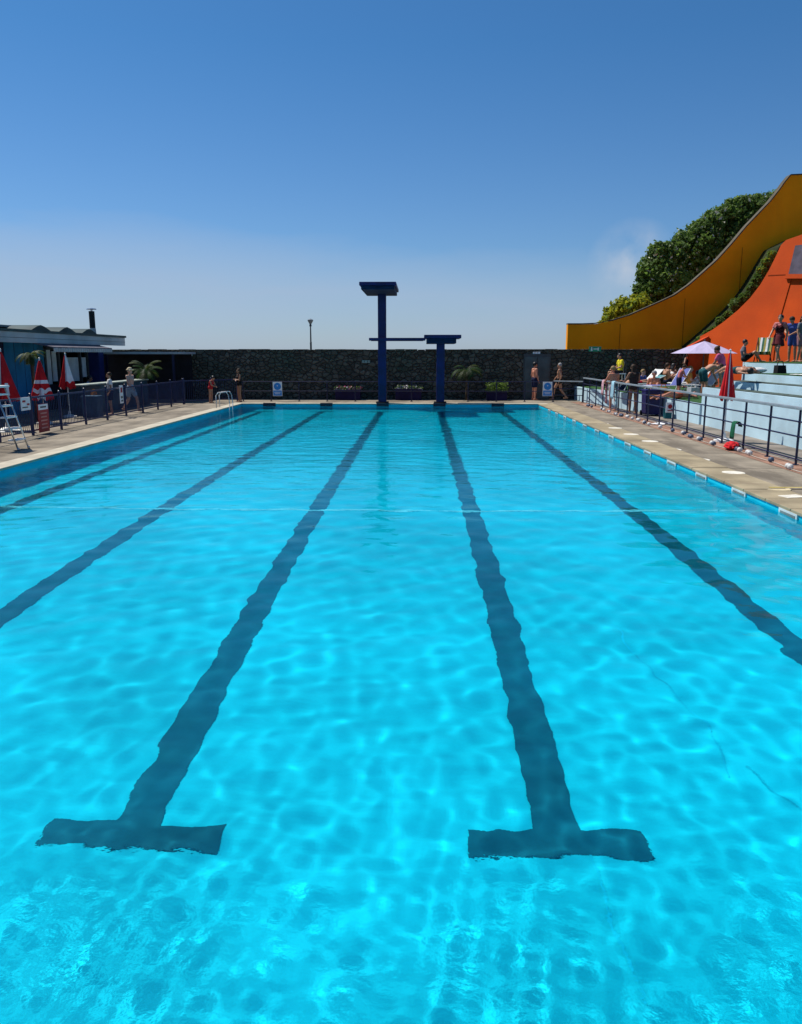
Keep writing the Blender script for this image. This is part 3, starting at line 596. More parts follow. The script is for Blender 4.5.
def leaves(lobes, n, size, mats, probs, parent, name='crown', shell=0.55):
    lob = np.array([[*c, *r] for c, r in lobes]); vol = lob[:, 3]*lob[:, 4]*lob[:, 5]; vol = vol**0.75
    k = rng.choice(len(lob), n, p=vol/vol.sum())
    d = rng.normal(size=(n, 3)); d /= np.linalg.norm(d, axis=1)[:, None]
    rr = shell+(1-shell)*rng.random(n)**0.6; rr *= 1+0.15*rng.normal(size=n)
    # clumping: push leaves towards a set of twig directions
    tw = rng.normal(size=(60, 3)); tw /= np.linalg.norm(tw, axis=1)[:, None]
    near = tw[np.argmax(d@tw.T, axis=1)]; d = d*0.72+near*0.42; d /= np.linalg.norm(d, axis=1)[:, None]
    P = lob[k, :3]+d*rr[:, None]*lob[k, 3:]
    nrm = d+rng.normal(size=(n, 3))*0.7; nrm /= np.linalg.norm(nrm, axis=1)[:, None]
    u = np.cross(nrm, rng.normal(size=(n, 3))); u /= np.linalg.norm(u, axis=1)[:, None]; v = np.cross(nrm, u)
    s = size*(0.6+0.8*rng.random(n))[:, None]
    V = np.stack([P-u*s, P-v*s*.55+nrm*s*.12, P+u*s, P+v*s*.55+nrm*s*.12], 1).reshape(-1, 3)
    F_ = np.arange(4*n).reshape(n, 4)
    me = bpy.data.meshes.new(name); me.from_pydata(V.tolist(), [], F_.tolist())
    for m in mats: me.materials.append(m)
    me.polygons.foreach_set('material_index', rng.choice(len(mats), n, p=probs).astype(np.int32)); me.update()
    o = bpy.data.objects.new(name, me); COL.objects.link(o); o.parent = parent; return o
def tree(label, Y, lobes_px, ground_z, n, size, mats, probs, trunk_r=0.22, name='broadleaf_tree', cat='tree', group=None):
    ls = []
    for u, v, r in lobes_px:
        p = aty(u, v, Y); R = r*Y/F; ls.append((p+Vector((0, random.uniform(-.6, .6)*R*.5, 0)), (R, R*1.05, R*0.95)))
    for c, r in list(ls):                # small side clumps break the outline
        for _ in range(3):
            d = Vector((random.gauss(0, 1), random.gauss(0, .6), random.gauss(.3, 1))).normalized(); q = random.uniform(.28, .45)
            ls.append((c+d*r[0]*.92, (r[0]*q, r[0]*q, r[0]*q)))
    cx = sum(c.x for c, _ in ls)/len(ls); base = Vector((cx, Y, ground_z)); t = thing(name, label, cat, base, 0, group)
    ls = [(c-base, r) for c, r in ls]; cz = sum(c.z for c, _ in ls)/len(ls)
    bm = N(); fork = Vector((0.1, 0, cz*0.55)); tube(bm, (0, 0, -0.2), fork, trunk_r, trunk_r*0.7, 10)
    for c, _ in ls: tube(bm, fork, fork.lerp(c, 0.9), trunk_r*0.5, trunk_r*0.12, 7)
    obj('trunk', bm, bark, t, smooth=True); leaves(ls, n, size, mats, probs, t); return t
G = 'trees rising behind the yellow wall'
M3, P3 = [lf_dark, lf_mid, blossom], [0.66, 0.30, 0.04]
tree('dark tree with white blossom at the left end of the group behind the yellow wall', 53, [(660, 268, 17), (652, 290, 14), (672, 256, 14), (668, 285, 18), (650, 308, 12), (658, 252, 9)], -0.05, 25000, 0.125, M3, P3, 0.25, group=G)
tree('dark blossoming tree second from the left behind the yellow wall', 55, [(690, 248, 18), (684, 268, 18), (704, 240, 17), (700, 262, 18), (698, 229, 8), (712, 223, 10)], -0.05, 25000, 0.125, M3, P3, 0.28, group=G)
tree('dark tree with thick crown in the middle of the slope behind the yellow wall', 57, [(722, 226, 17), (714, 243, 16), (736, 219, 16), (730, 242, 16), (728, 213, 8), (744, 207, 9)], -0.05, 21666, 0.125, M3, [0.70, 0.28, 0.02], 0.28, group=G)
tree('dark tree highest up beside the rising yellow wall', 58, [(752, 213, 14), (766, 208, 13), (760, 222, 14), (780, 206, 13), (757, 204, 9)], -0.05, 16666, 0.125, M3, [0.70, 0.28, 0.02], 0.28, group=G)
tree('bright yellow-green bush at the foot of the trees behind the yellow wall', 50, [(624, 309, 11), (634, 314, 14), (613, 318, 9), (640, 304, 9), (606, 323, 5)], -0.05, 6000, 0.14, [lf_yel, lf_mid], [0.85, 0.15], 0.12, name='bush', cat='bush')
SG = 'shrubs on the bank between the yellow and orange walls'
shr = [((700, 337, 5), (707, 331, 6), (714, 327, 5)), ((720, 319, 7), (728, 313, 7), (724, 324, 6)), ((736, 302, 9), (744, 296, 8), (734, 312, 6)), ((752, 285, 8), (757, 277, 8), (748, 293, 7)), ((762, 268, 7), (767, 259, 7), (772, 252, 6))]
labs = ['low dark shrub at the lowest end of the gap between yellow and orange walls', 'dark shrub second up in the gap between yellow and orange walls', 'dark shrub halfway up the gap between yellow and orange walls', 'dark shrub fourth up in the gap between yellow and orange walls', 'olive shrub topmost in the gap between the yellow and orange walls']
for i, (l, s) in enumerate(zip(labs, shr)):
    s = tuple((u, v+3, r*.52) for u, v, r in s)
    tree(l, 40.4, s, aty(s[0][0], s[0][1]+8, 40.4).z-0.3, 2500, 0.10, [lf_dark, lf_mid] if i < 4 else [lf_mid, lf_yel], [0.8, 0.2] if i < 4 else [.7, .3], 0.06, name='shrub', cat='shrub', group=SG)
def palm(label, loc, th, n, L, mats, probs, droop=0.8, up=0.6, wd=0.05, tr=0.07):
    t = thing('palm_plant', label, 'palm', loc)
    bm = N(); prevz = 0
    lathe(bm, [(tr*1.3, -0.02), (tr*1.0, th*.3), (tr*0.9, th*.7), (tr*1.1, th)], seg=12); obj('trunk', bm, bark, t, smooth=True)
    for i in range(n):
        a = 2*PI*i/n+random.uniform(-.3, .3); e = up+random.uniform(-.5, .55); LL = L*random.uniform(.75, 1.1); bm = N()
        pts = []; p = Vector((0, 0, th)); el_ = e
        for j in range(9):
            pts.append(p.copy()); p = p+Vector((math.cos(a)*math.cos(el_), math.sin(a)*math.cos(el_), math.sin(el_)))*LL/8; el_ -= droop*2.0/8*random.uniform(.8, 1.2)
        side = Vector((-math.sin(a), math.cos(a), 0))
        for j in range(8):
            w0 = 0.012; va = [bm.verts.new(q) for q in (pts[j]-side*w0, pts[j]+side*w0, pts[j+1]+side*w0*.7, pts[j+1]-side*w0*.7)]; bm.faces.new(va)
            if j > 0:
                for s in (-1, 1):
                    for f in (0.0, 0.33, 0.66):
                        q = pts[j].lerp(pts[j+1], f); d = (pts[j+1]-pts[j]).normalized(); ll = LL*0.30*math.sin(PI*min(1, (j+f)/8.3))**.6; tip = q+side*s*ll*.8+d*ll*.55-Vector((0, 0, ll*.35))
                        bm.faces.new([bm.verts.new(x) for x in (q-d*.014, q+d*.014, tip)])
        obj('frond', bm, mats[0] if random.random() < probs[0] else mats[1], t)
    return t
p = on(146, 35.8); palm('bushy green palm beside the flat shelter at left', (p.x, p.y, 0), 1.35, 20, 1.0, [palm_g, palm_y], [0.75], 0.9, 0.9)
p = on(33.5, 26.2); palm('palm with dark trunk and yellowish fronds before the blue cafe panel', (p.x, p.y, 0), 2.15, 14, 0.62, [palm_y, palm_g], [0.6], 1.0, 0.5, tr=0.06)
p = on(467, 39.2); palm('palm with drooping fronds against the wall right of the diving platforms', (p.x, p.y, 0), 1.35, 18, 1.0, [palm_g, palm_y], [0.6], 1.1, 0.8)
# planters
flower_w = mat('flower_white', (0.45, 0.42, 0.44), 0.7); flower_p = mat('flower_pink', (0.55, 0.12, 0.25), 0.7)
def planter(label, u, z_h, wd, Y, fl, n=260, hgt=.12):
    p = on(u, Y); t = thing('planter', label, 'planter', (p.x, p.y, 0)); bm = N(); box(bm, (0, 0, z_h/2), (wd, 0.42, z_h), bev=.012); box(bm, (0, 0, z_h), (wd+.05, .46, .05), bev=.01); obj('trough', bm, mat('planter_purple', (0.016, 0.010, 0.05), .6, .15), t)
    leaves([((wd*f, 0, z_h+hgt*.6), (wd*.28, .2, hgt)) for f in (-.3, 0, .3)], n, .05, fl[0], fl[1], t, 'plants'); return t
planter('dark purple planter with pink and white flowers left of the tall diving tower', 348, 0.48, 1.20, 39.2, ([lf_dark, flower_w, flower_p], [.55, .2, .25]))
planter('dark purple planter with white flowers between the two diving posts', 408.5, 0.52, 1.25, 39.2, ([lf_dark, flower_w], [.55, .45]))
planter('dark planter with leafy green plant near the double door', 497, 0.38, 0.95, 39.0, ([lf_mid, lf_dark], [.7, .3]), 700, .34)
# lamp post beyond the wall
p = aty(311, 350, 48); lp = thing('street_lamp', 'slim street lamp rising behind the far stone wall', 'street lamp', (p.x, 48, -0.05))
bm = N(); tube(bm, (0, 0, 0), (0, 0, 2.9), 0.065, .055, 10); tube(bm, (0, 0, 2.9), (0, 0, 3.95), 0.045, .035, 10); sphere(bm, (0, 0, 2.9), .07, sub=1); obj('post', bm, darkgrey, lp)
bm = N(); tube(bm, (0, 0, 3.85), (0, 0, 4.0), 0.08, .05, 10); obj('collar', bm, darkgrey, lp)
bm = N(); lathe(bm, [(0.07, 4.0), (0.16, 4.16), (0.17, 4.22), (0.0, 4.30)], seg=12); obj('lantern', bm, mat('lantern_glass', (.25, .28, .3), .3), lp)
# ------------------------------------------------------------------ OPEN PARASOL
p = on(702, 32.5)
pa = thing('open_parasol', 'open pale lilac parasol shading loungers on the low turf terrace', 'parasol', (p.x, p.y, 0.65))
bm = N(); tube(bm, (0, 0, 0.02), (0, 0, 2.06), 0.022); obj('pole', bm, darkgrey, pa)
bm = N(); lathe(bm, [(0, 0), (.25, 0), (.25, .06), (.05, .1), (0, .1)], seg=20, caps=False); obj('base', bm, darkgrey, pa)
bm = N(); R, z0_, z1_, n_ = 1.30, 1.56, 2.04, 8; apex = bm.verts.new((0, 0, z1_)); mids = []; outs = []
for i in range(n_*4):
    a = 2*PI*i/(n_*4); sc = 1-0.05*abs(math.sin(n_*a/2)); sag = 0.03*abs(math.sin(n_*a/2))
    mids.append(bm.verts.new((R*.5*sc*math.cos(a), R*.5*sc*math.sin(a), z0_+(z1_-z0_)*.55-sag))); outs.append(bm.verts.new((R*sc*math.cos(a), R*sc*math.sin(a), z0_)))
for i in range(n_*4):
    j = (i+1) % (n_*4); bm.faces.new((apex, mids[i], mids[j])); bm.faces.new((mids[i], outs[i], outs[j], mids[j]))
obj('canopy', bm, lilac, pa)
for i in range(8):
    a = 2*PI*i/8+.01; bm = N(); tube(bm, (0.02*math.cos(a), .02*math.sin(a), 1.99), (1.25*math.cos(a), 1.25*math.sin(a), 1.545), .008, seg=6); obj('rib', bm, darkgrey, pa)
bm = N(); sphere(bm, (0, 0, 2.07), .04, sub=1); obj('finial', bm, darkgrey, pa)
# ------------------------------------------------------------------ SMALL THINGS on the right
p = on(650.5, 29.4); wb = thing('wheelie_bin', 'dark blue wheeled bin before the pale terrace riser', 'bin', (8.33, 29.3, 0))
bm = N(); prism(bm, [Vector((-.27, -.25, .06)), Vector((.27, -.25, .06)), Vector((.32, -.33, .88)), Vector((-.32, -.33, .88))], (0, .55, 0)); obj('body', bm, navy_tower, wb)
bm = N(); box(bm, (0, -.05, .91), (.68, .66, .06), bev=.02); obj('lid', bm, navy_tower, wb)
for s in (-1, 1):
    bm = N(); tube(bm, (s*.25, .30, .09), (s*.31, .30, .09), .09, seg=16); obj('wheel', bm, black, wb)
bm = N(); box(bm, (-.06, -.315, .70), (.28, .02, .14)); obj('sticker', bm, mat('sticker_orange', (.5, .2, .05), .6), wb, )
bx = thing('teal_box', 'small teal box on the walkway beside the dark blue bin', 'box', (8.50, 27.9, 0)); bm = N(); box(bm, (0, 0, .16), (.22, .26, .32), bev=.015); obj('body', bm, mat('box_teal', (.01, .10, .12), .6), bx); bm = N(); box(bm, (0, 0, .335), (.24, .28, .03), bev=.008); obj('lid', bm, MATS['box_teal'], bx)
def draped(name, label, cat, loc, wd, front, back, m, rz=0, lean=0.02):
    bm = N(); n = 14; k = 10
    prof_ = [(-0.065-lean*(1-i/6), -front*(1-i/6)) for i in range(7)]+[(-0.03, .035), (0.03, .035)]+[(0.065+lean*i/5, -back*i/5) for i in range(6)]
    g = [[bm.verts.new((x+0.012*math.sin(j*1.1)*min(1, abs(z)/.2), wd*(j/k-.5)*(1-0.06*abs(z)), z+.01*math.sin(j*2.1)*(abs(z) > .3))) for j in range(k+1)] for x, z in prof_]
    for a, b_ in zip(g, g[1:]):
        for j in range(k): bm.faces.new((a[j], a[j+1], b_[j+1], b_[j]))
    o = obj(name, bm, m, smooth=True, loc=loc); o.rotation_euler = (0, 0, rz); md = o.modifiers.new('thick', 'SOLIDIFY'); md.thickness = 0.012; return tag(o, label, cat)
draped('towel', 'pale blue towel hung over the railing between two bathers', 'towel', (7.45, 31.3, 1.12), 0.42, 0.62, 0.98, mat('towel_pale_blue', (.30, .50, .60), .95, .1, 8, .4))
draped('towel', 'pink patterned towel hung over the railing by the slim bather', 'towel', (7.45, 33.0, 1.12), 0.34, .55, .9, mat('towel_pink', (.55, .32, .36), .95, .3, 9, .4))
draped('green_cloth', 'dark green wet cloth dangling from the railing below the red parasol', 'cloth', (7.45, 19.1, .57), .22, .36, .08, mat('cloth_green', (.01, .10, .05), .9, .2, 9, .4))
plate('rail_sign', 'small white sign with red mark on the right-hand railing', 'sign', (7.40, 24.1, 0.62), .24, .30, signwhite, [(signred, 0, .03, .13, .13, True), (signred, 0, -.09, .14, .03, False)])
rb = thing('red_bag', 'crumpled red bag lying by the railing foot below the closed parasol', 'bag', (7.22, 18.7, 0.0), 1.15)
bm = N(); bmesh.ops.create_icosphere(bm, subdivisions=4, radius=1)
from mathutils import noise as mnoise
for v in bm.verts:
    k = 1+.22*mnoise.noise(v.co*2.3)+.08*mnoise.noise(v.co*6); v.co = Vector((v.co.x*.42*k, v.co.y*.16*k, max(.005, (v.co.z*.5+.5)*.17*k)))
obj('body', bm, red, rb, smooth=True)
bm = N(); path(bm, [Vector((-.2, -.1, .14)), Vector((-.08, -.2, .06)), Vector((.12, -.2, .05)), Vector((.22, -.09, .13))], .012); obj('strap', bm, black, rb)
# lane rope lying along the railing foot
rope = thing('lane_rope', 'lane rope with white and blue floats lying along the railing foot', 'lane rope', (7.12, 11.5, 0.0))
fw = mat('float_white', (.58, .58, .56), .4); fb = mat('float_blue_grey', (.07, .10, .16), .5); fr_ = mat('float_red', (.45, .05, .04), .5)
rp = []; y = 0; 
while y < 24: rp.append(Vector((0.05*math.sin(y*1.3)+.03*math.sin(y*3.1), y, 0.022))); y += .25
bm = N(); path(bm, rp, .007, 5); obj('rope', bm, mat('rope_pale', (.5, .45, .38), .8), rope)
y = .3; protos = {}
def ropex(y): return 0.05*math.sin(y*1.3)+.03*math.sin(y*3.1)
while y < 23.6:
    for k in range(random.choice((1, 1, 2, 2, 3))):
        key = random.choice('wb')
        if key not in protos:
            bm = N(); M = Matrix.Rotation(PI/2, 4, 'X'); lathe(bm, [(.0, -.06), (.035, -.05), (.054, -.03), (.057, 0), (.054, .03), (.035, .05), (.0, .06)], seg=16, caps=False)
            bmesh.ops.transform(bm, matrix=M, verts=bm.verts); o = obj('float', bm, {'w': fw, 'b': fb, 'r': fr_}[key], rope, smooth=True); protos[key] = o
        else:
            o = protos[key].copy(); COL.objects.link(o); o.parent = rope
        o.location = (ropex(y), y, .058); o.rotation_euler = (0, 0, random.uniform(-.4, .4)); y += .125
    y += random.uniform(.3, 1.25)
bm = N(); n = 0
p = at(657.5, 424.5); cl = obj('towel', bm, signwhite)
bm2 = N(); bmesh.ops.create_grid(bm2, x_segments=16, y_segments=10, size=.5)
for v in bm2.verts: v.co = Vector((v.co.x*.75, v.co.y*.4, .015+.03*max(0, mnoise.noise(v.co*4))))
bm2.to_mesh(cl.data); bm2.free(); cl.location = (7.6, 25.6, 0.01); cl.rotation_euler = (0, 0, .9); md = cl.modifiers.new('thick', 'SOLIDIFY'); md.thickness = .012
tag(cl, 'white folded towel lying on the walkway behind the railing', 'towel')
# ------------------------------------------------------------------ LOUNGERS AND CHAIRS
def lounger(label, loc, rz, fab, back=0.9, frame_m=whiteplastic):
    t = thing('sun_lounger', label, 'sun lounger', loc, rz, 'sun loungers on the low turf terrace')
    bm = N()
    for s in (-1, 1): tube(bm, (s*.30, -.95, .34), (s*.30, .35, .34), .018)
    tube(bm, (-.30, -.95, .34), (.30, -.95, .34), .018); obj('frame', bm, frame_m, t)
    for s in (-1, 1):
        for y, yy in ((-.75, -.92), (.28, .45)):
            bm = N(); tube(bm, (s*.30, y, .34), (s*.31, yy, 0), .017); obj('leg', bm, frame_m, t)
    bm = N(); box(bm, (0, -.30, .36), (.56, 1.28, .025), bev=.006); obj('seat', bm, fab, t)
    d = Vector((0, math.cos(back), math.sin(back))); c = Vector((0, .36, .36))+d*.37
    bm = N(); box(bm, c, (.56, .74, .025), rot=Euler((back, 0, 0)), bev=.006); obj('backrest', bm, fab, t)
    bm = N()
    for s in (-1, 1): tube(bm, Vector((s*.30, .36, .35)), Vector((s*.30, .36, .35))+d*.76, .017)
    obj('back_frame', bm, frame_m, t); return t
fab_b = mat('lounger_blue', (.12, .14, .36), .8, .1); fab_t = mat('lounger_teal', (.10, .26, .28), .8, .1); fab_w = mat('lounger_white', (.62, .62, .60), .7, .05)
ZT = .662
lounger('sun lounger with blue-violet backrest raised on the low turf terrace', (9.45, 31.2, ZT), -1.2, fab_b, 1.0)
lounger('white sun lounger under the lilac parasol', (10.85, 31.8, ZT), -1.35, fab_w, .9)
lounger('white sun lounger behind the seated couple near the stone wall', (9.3, 34.6, ZT), -1.3, fab_w, .8)
lounger('teal covered sun lounger at the front edge of the turf terrace', (8.75, 33.0, ZT), -1.5, fab_t, .45)
lounger('white sun lounger half hidden behind the lilac parasol pole', (11.3, 34.2, ZT), -1.2, fab_w, .95)
dc = thing('deck_chair', 'striped yellow and white deck chair against the orange wall', 'deck chair', (13.55, 32.6, 1.882), -.5)
for s in (-1, 1):
    bm = N(); tube(bm, (s*.28, -.5, 0), (s*.28, .38, .95), .02); obj('frame', bm, bark, dc); bm = N(); tube(bm, (s*.25, .45, 0), (s*.25, -.45, .40), .02); obj('leg', bm, bark, dc)
bm = N()
for k in range(7):
    a = k/7; n8 = 8
    for j in range(n8):
        f0, f1 = j/n8, (j+1)/n8
        def cp(f): return Vector((0, -.44+.80*f, .40+.55*f-.42*math.sin(PI*f)*(1-f*.5)))
        A0, A1 = cp(f0), cp(f1); x0, x1 = -.26+.52*a, -.26+.52*(k+1)/7
        fc = bm.faces.new([bm.verts.new(q) for q in (A0+Vector((x0, 0, 0)), A0+Vector((x1, 0, 0)), A1+Vector((x1, 0, 0)), A1+Vector((x0, 0, 0)))]); fc.material_index = k % 3
o = obj('canvas', bm, [mat('canvas_yellow', (.4, .33, .08), .8), whitecanvas, mat('canvas_green', (.05, .15, .10), .8)], dc); md = o.modifiers.new('thick', 'SOLIDIFY'); md.thickness = .006
ch = thing('lifeguard_chair', 'tall white-framed lifeguard chair before the far stone wall', 'lifeguard chair', (8.75, 36.2, ZT-.32), 0)
for sx in (-1, 1):
    for sy in (-1, 1):
        bm = N(); tube(bm, (sx*(.42 if sx < 0 else .30), sy*.34, 0), (sx*.22, sy*.24, 1.0), .022); obj('leg', bm, whiteplastic, ch)
bm = N(); box(bm, (0, 0, 1.0), (.55, .55, .05), bev=.01); obj('seat', bm, whiteplastic, ch)
bm = N(); box(bm, (.26, 0, 1.28), (.04, .52, .45), bev=.01); obj('backrest', bm, darkgrey, ch)
for k in range(3):
    bm = N(); z = .25+.25*k; box(bm, (-.37+.19*z, 0, z), (.07, .55, .03)); obj('rung', bm, whiteplastic, ch)
# ------------------------------------------------------------------ PEOPLE
skin_t = mat('skin_tan', (.44, .22, .13), .5, .06, 5); skin_p = mat('skin_pale', (.58, .34, .25), .5, .06, 5); skin_d = mat('skin_brown', (.30, .145, .085), .5, .06, 5); skin_r = mat('skin_sunburnt', (.52, .21, .13), .5, .06, 5)
hair_b = mat('hair_brown', (.05, .03, .018), .6, .3, 30); hair_f = mat('hair_fair', (.30, .20, .09), .6, .3, 30); hair_k = mat('hair_black', (.012, .010, .010), .5, .3, 30); hair_g = mat('hair_grey', (.32, .31, .30), .6, .2, 30)
eye_m = mat('eye_dark', (.02, .015, .012), .2)
def cloth(n, c): return mat('cloth_'+n, c, .85, .12, 7, .25, 60)
STAND = dict(pel=(0, 0, .95), che=(0, .01, 1.28), nec=(0, .0, 1.46), hea=(0, .02, 1.61), shl=(-.175, 0, 1.41), elb=(-.235, -.02, 1.13), wrl=(-.25, .07, .90),
    shr=(.175, 0, 1.41), ebr=(.235, -.02, 1.13), wrr=(.25, .07, .90), hil=(-.09, 0, .92), knl=(-.10, .02, .49), anl=(-.11, -.02, .08), hir=(.09, 0, .92), knr=(.10, .02, .49), anr=(.11, -.02, .08), face=(0, 1, 0))
def P_(**k): d = dict(STAND); d.update(k); return d
POSES = {
 'stand': P_(), 'hips': P_(elb=(-.36, -.06, 1.18), wrl=(-.17, .08, 1.02), ebr=(.36, -.06, 1.18), wrr=(.17, .08, 1.02)),
 'fold': P_(elb=(-.24, .08, 1.15), wrl=(.06, .20, 1.18), ebr=(.24, .08, 1.15), wrr=(-.06, .21, 1.13)),
 'railing': P_(elb=(-.26, .16, 1.17), wrl=(-.20, .36, 1.13), ebr=(.26, .16, 1.17), wrr=(.20, .36, 1.13), che=(0, .05, 1.28), nec=(0, .08, 1.45), hea=(0, .13, 1.60)),
 'walk': P_(knl=(-.09, .22, .52), anl=(-.09, .26, .10), knr=(.09, -.06, .49), anr=(.09, -.34, .14), elb=(-.24, -.14, 1.15), wrl=(-.24, -.05, .92), ebr=(.24, .12, 1.15), wrr=(.22, .28, .97)),
 'look': P_(elb=(-.26, .10, 1.20), wrl=(-.08, .24, 1.36), ebr=(.25, -.02, 1.13), wrr=(.25, .08, .9), face=(.5, .8, -.1)),
 'down': P_(che=(0, .08, 1.26), nec=(0, .15, 1.42), hea=(0, .24, 1.54), shl=(-.17, .12, 1.37), shr=(.17, .12, 1.37), elb=(-.22, .22, 1.12), wrl=(-.08, .38, 1.02), ebr=(.22, .22, 1.12), wrr=(.08, .38, 1.04), face=(0, .8, -.6)),
 'bend': P_(pel=(0, -.10, .90), che=(0, .22, 1.07), nec=(0, .42, 1.10), hea=(0, .56, 1.06), shl=(-.17, .36, 1.08), shr=(.17, .36, 1.08), elb=(-.20, .46, .82), wrl=(-.12, .54, .58), ebr=(.20, .46, .82), wrr=(.12, .54, .58), hil=(-.09, -.10, .87), hir=(.09, -.10, .87), knl=(-.1, .0, .47), knr=(.1, .0, .47), anl=(-.1, -.04, .08), anr=(.1, -.04, .08), face=(0, .6, -.8)),
 'sit': P_(pel=(0, 0, .12), che=(0, -.06, .44), nec=(0, -.04, .62), hea=(0, .0, .77), shl=(-.175, -.05, .57), shr=(.175, -.05, .57), elb=(-.25, -.02, .32), wrl=(-.16, .22, .30), ebr=(.25, -.02, .32), wrr=(.16, .22, .30), hil=(-.09, .02, .11), hir=(.09, .02, .11), knl=(-.13, .38, .40), knr=(.13, .38, .40), anl=(-.11, .60, .07), anr=(.11, .60, .07)),
 'seat': P_(pel=(0, 0, .52), che=(0, -.03, .86), nec=(0, .0, 1.04), hea=(0, .05, 1.19), shl=(-.175, 0, .99), shr=(.175, 0, .99), elb=(-.24, .05, .74), wrl=(-.15, .30, .66), ebr=(.24, .05, .74), wrr=(.15, .30, .66), hil=(-.09, .04, .50), hir=(.09, .04, .50), knl=(-.12, .44, .50), knr=(.12, .44, .50), anl=(-.12, .46, .08), anr=(.12, .46, .08)),
 'lie': P_(pel=(0, 0, .12), che=(0, .34, .13), nec=(0, .52, .13), hea=(0, .67, .14), shl=(-.175, .46, .11), shr=(.175, .46, .11), elb=(-.28, .22, .07), wrl=(-.26, -.04, .06), ebr=(.30, .52, .07), wrr=(.14, .68, .05), hil=(-.09, -.03, .11), hir=(.09, -.03, .11), knl=(-.11, -.46, .12), knr=(.12, -.44, .20), anl=(-.11, -.86, .08), anr=(.12, -.80, .08), face=(.6, 0, .8)),
 'wallsit': P_(pel=(0, 0, .50), che=(0, .03, .83), nec=(0, .08, 1.01), hea=(0, .15, 1.14), shl=(-.17, .06, .96), shr=(.17, .06, .96), elb=(-.22, .16, .72), wrl=(-.12, .36, .60), ebr=(.22, .16, .72), wrr=(.12, .36, .60), hil=(-.09, .03, .49), hir=(.09, .03, .49), knl=(-.10, .42, .50), knr=(.10, .42, .50), anl=(-.10, .36, .08), anr=(.10, .36, .08)),
}
def remeshed(name, bm, m, parent, vox):
    me = bpy.data.meshes.new(name+'_src'); bm.to_mesh(me); bm.free()
    o = bpy.data.objects.new(name, me); COL.objects.link(o)
    r = o.modifiers.new('r', 'REMESH'); r.mode = 'VOXEL'; r.voxel_size = vox; r.use_smooth_shade = True
    s = o.modifiers.new('s', 'SMOOTH'); s.iterations = 3; s.factor = .5
    bpy.context.view_layer.update(); dg = bpy.context.evaluated_depsgraph_get()
    nm = bpy.data.meshes.new_from_object(o.evaluated_get(dg)); o.modifiers.clear(); o.data = nm; bpy.data.meshes.remove(me)
    nm.name = name; nm.materials.clear(); nm.materials.append(m)
    for p in nm.polygons: p.use_smooth = True
    o.parent = parent; return o
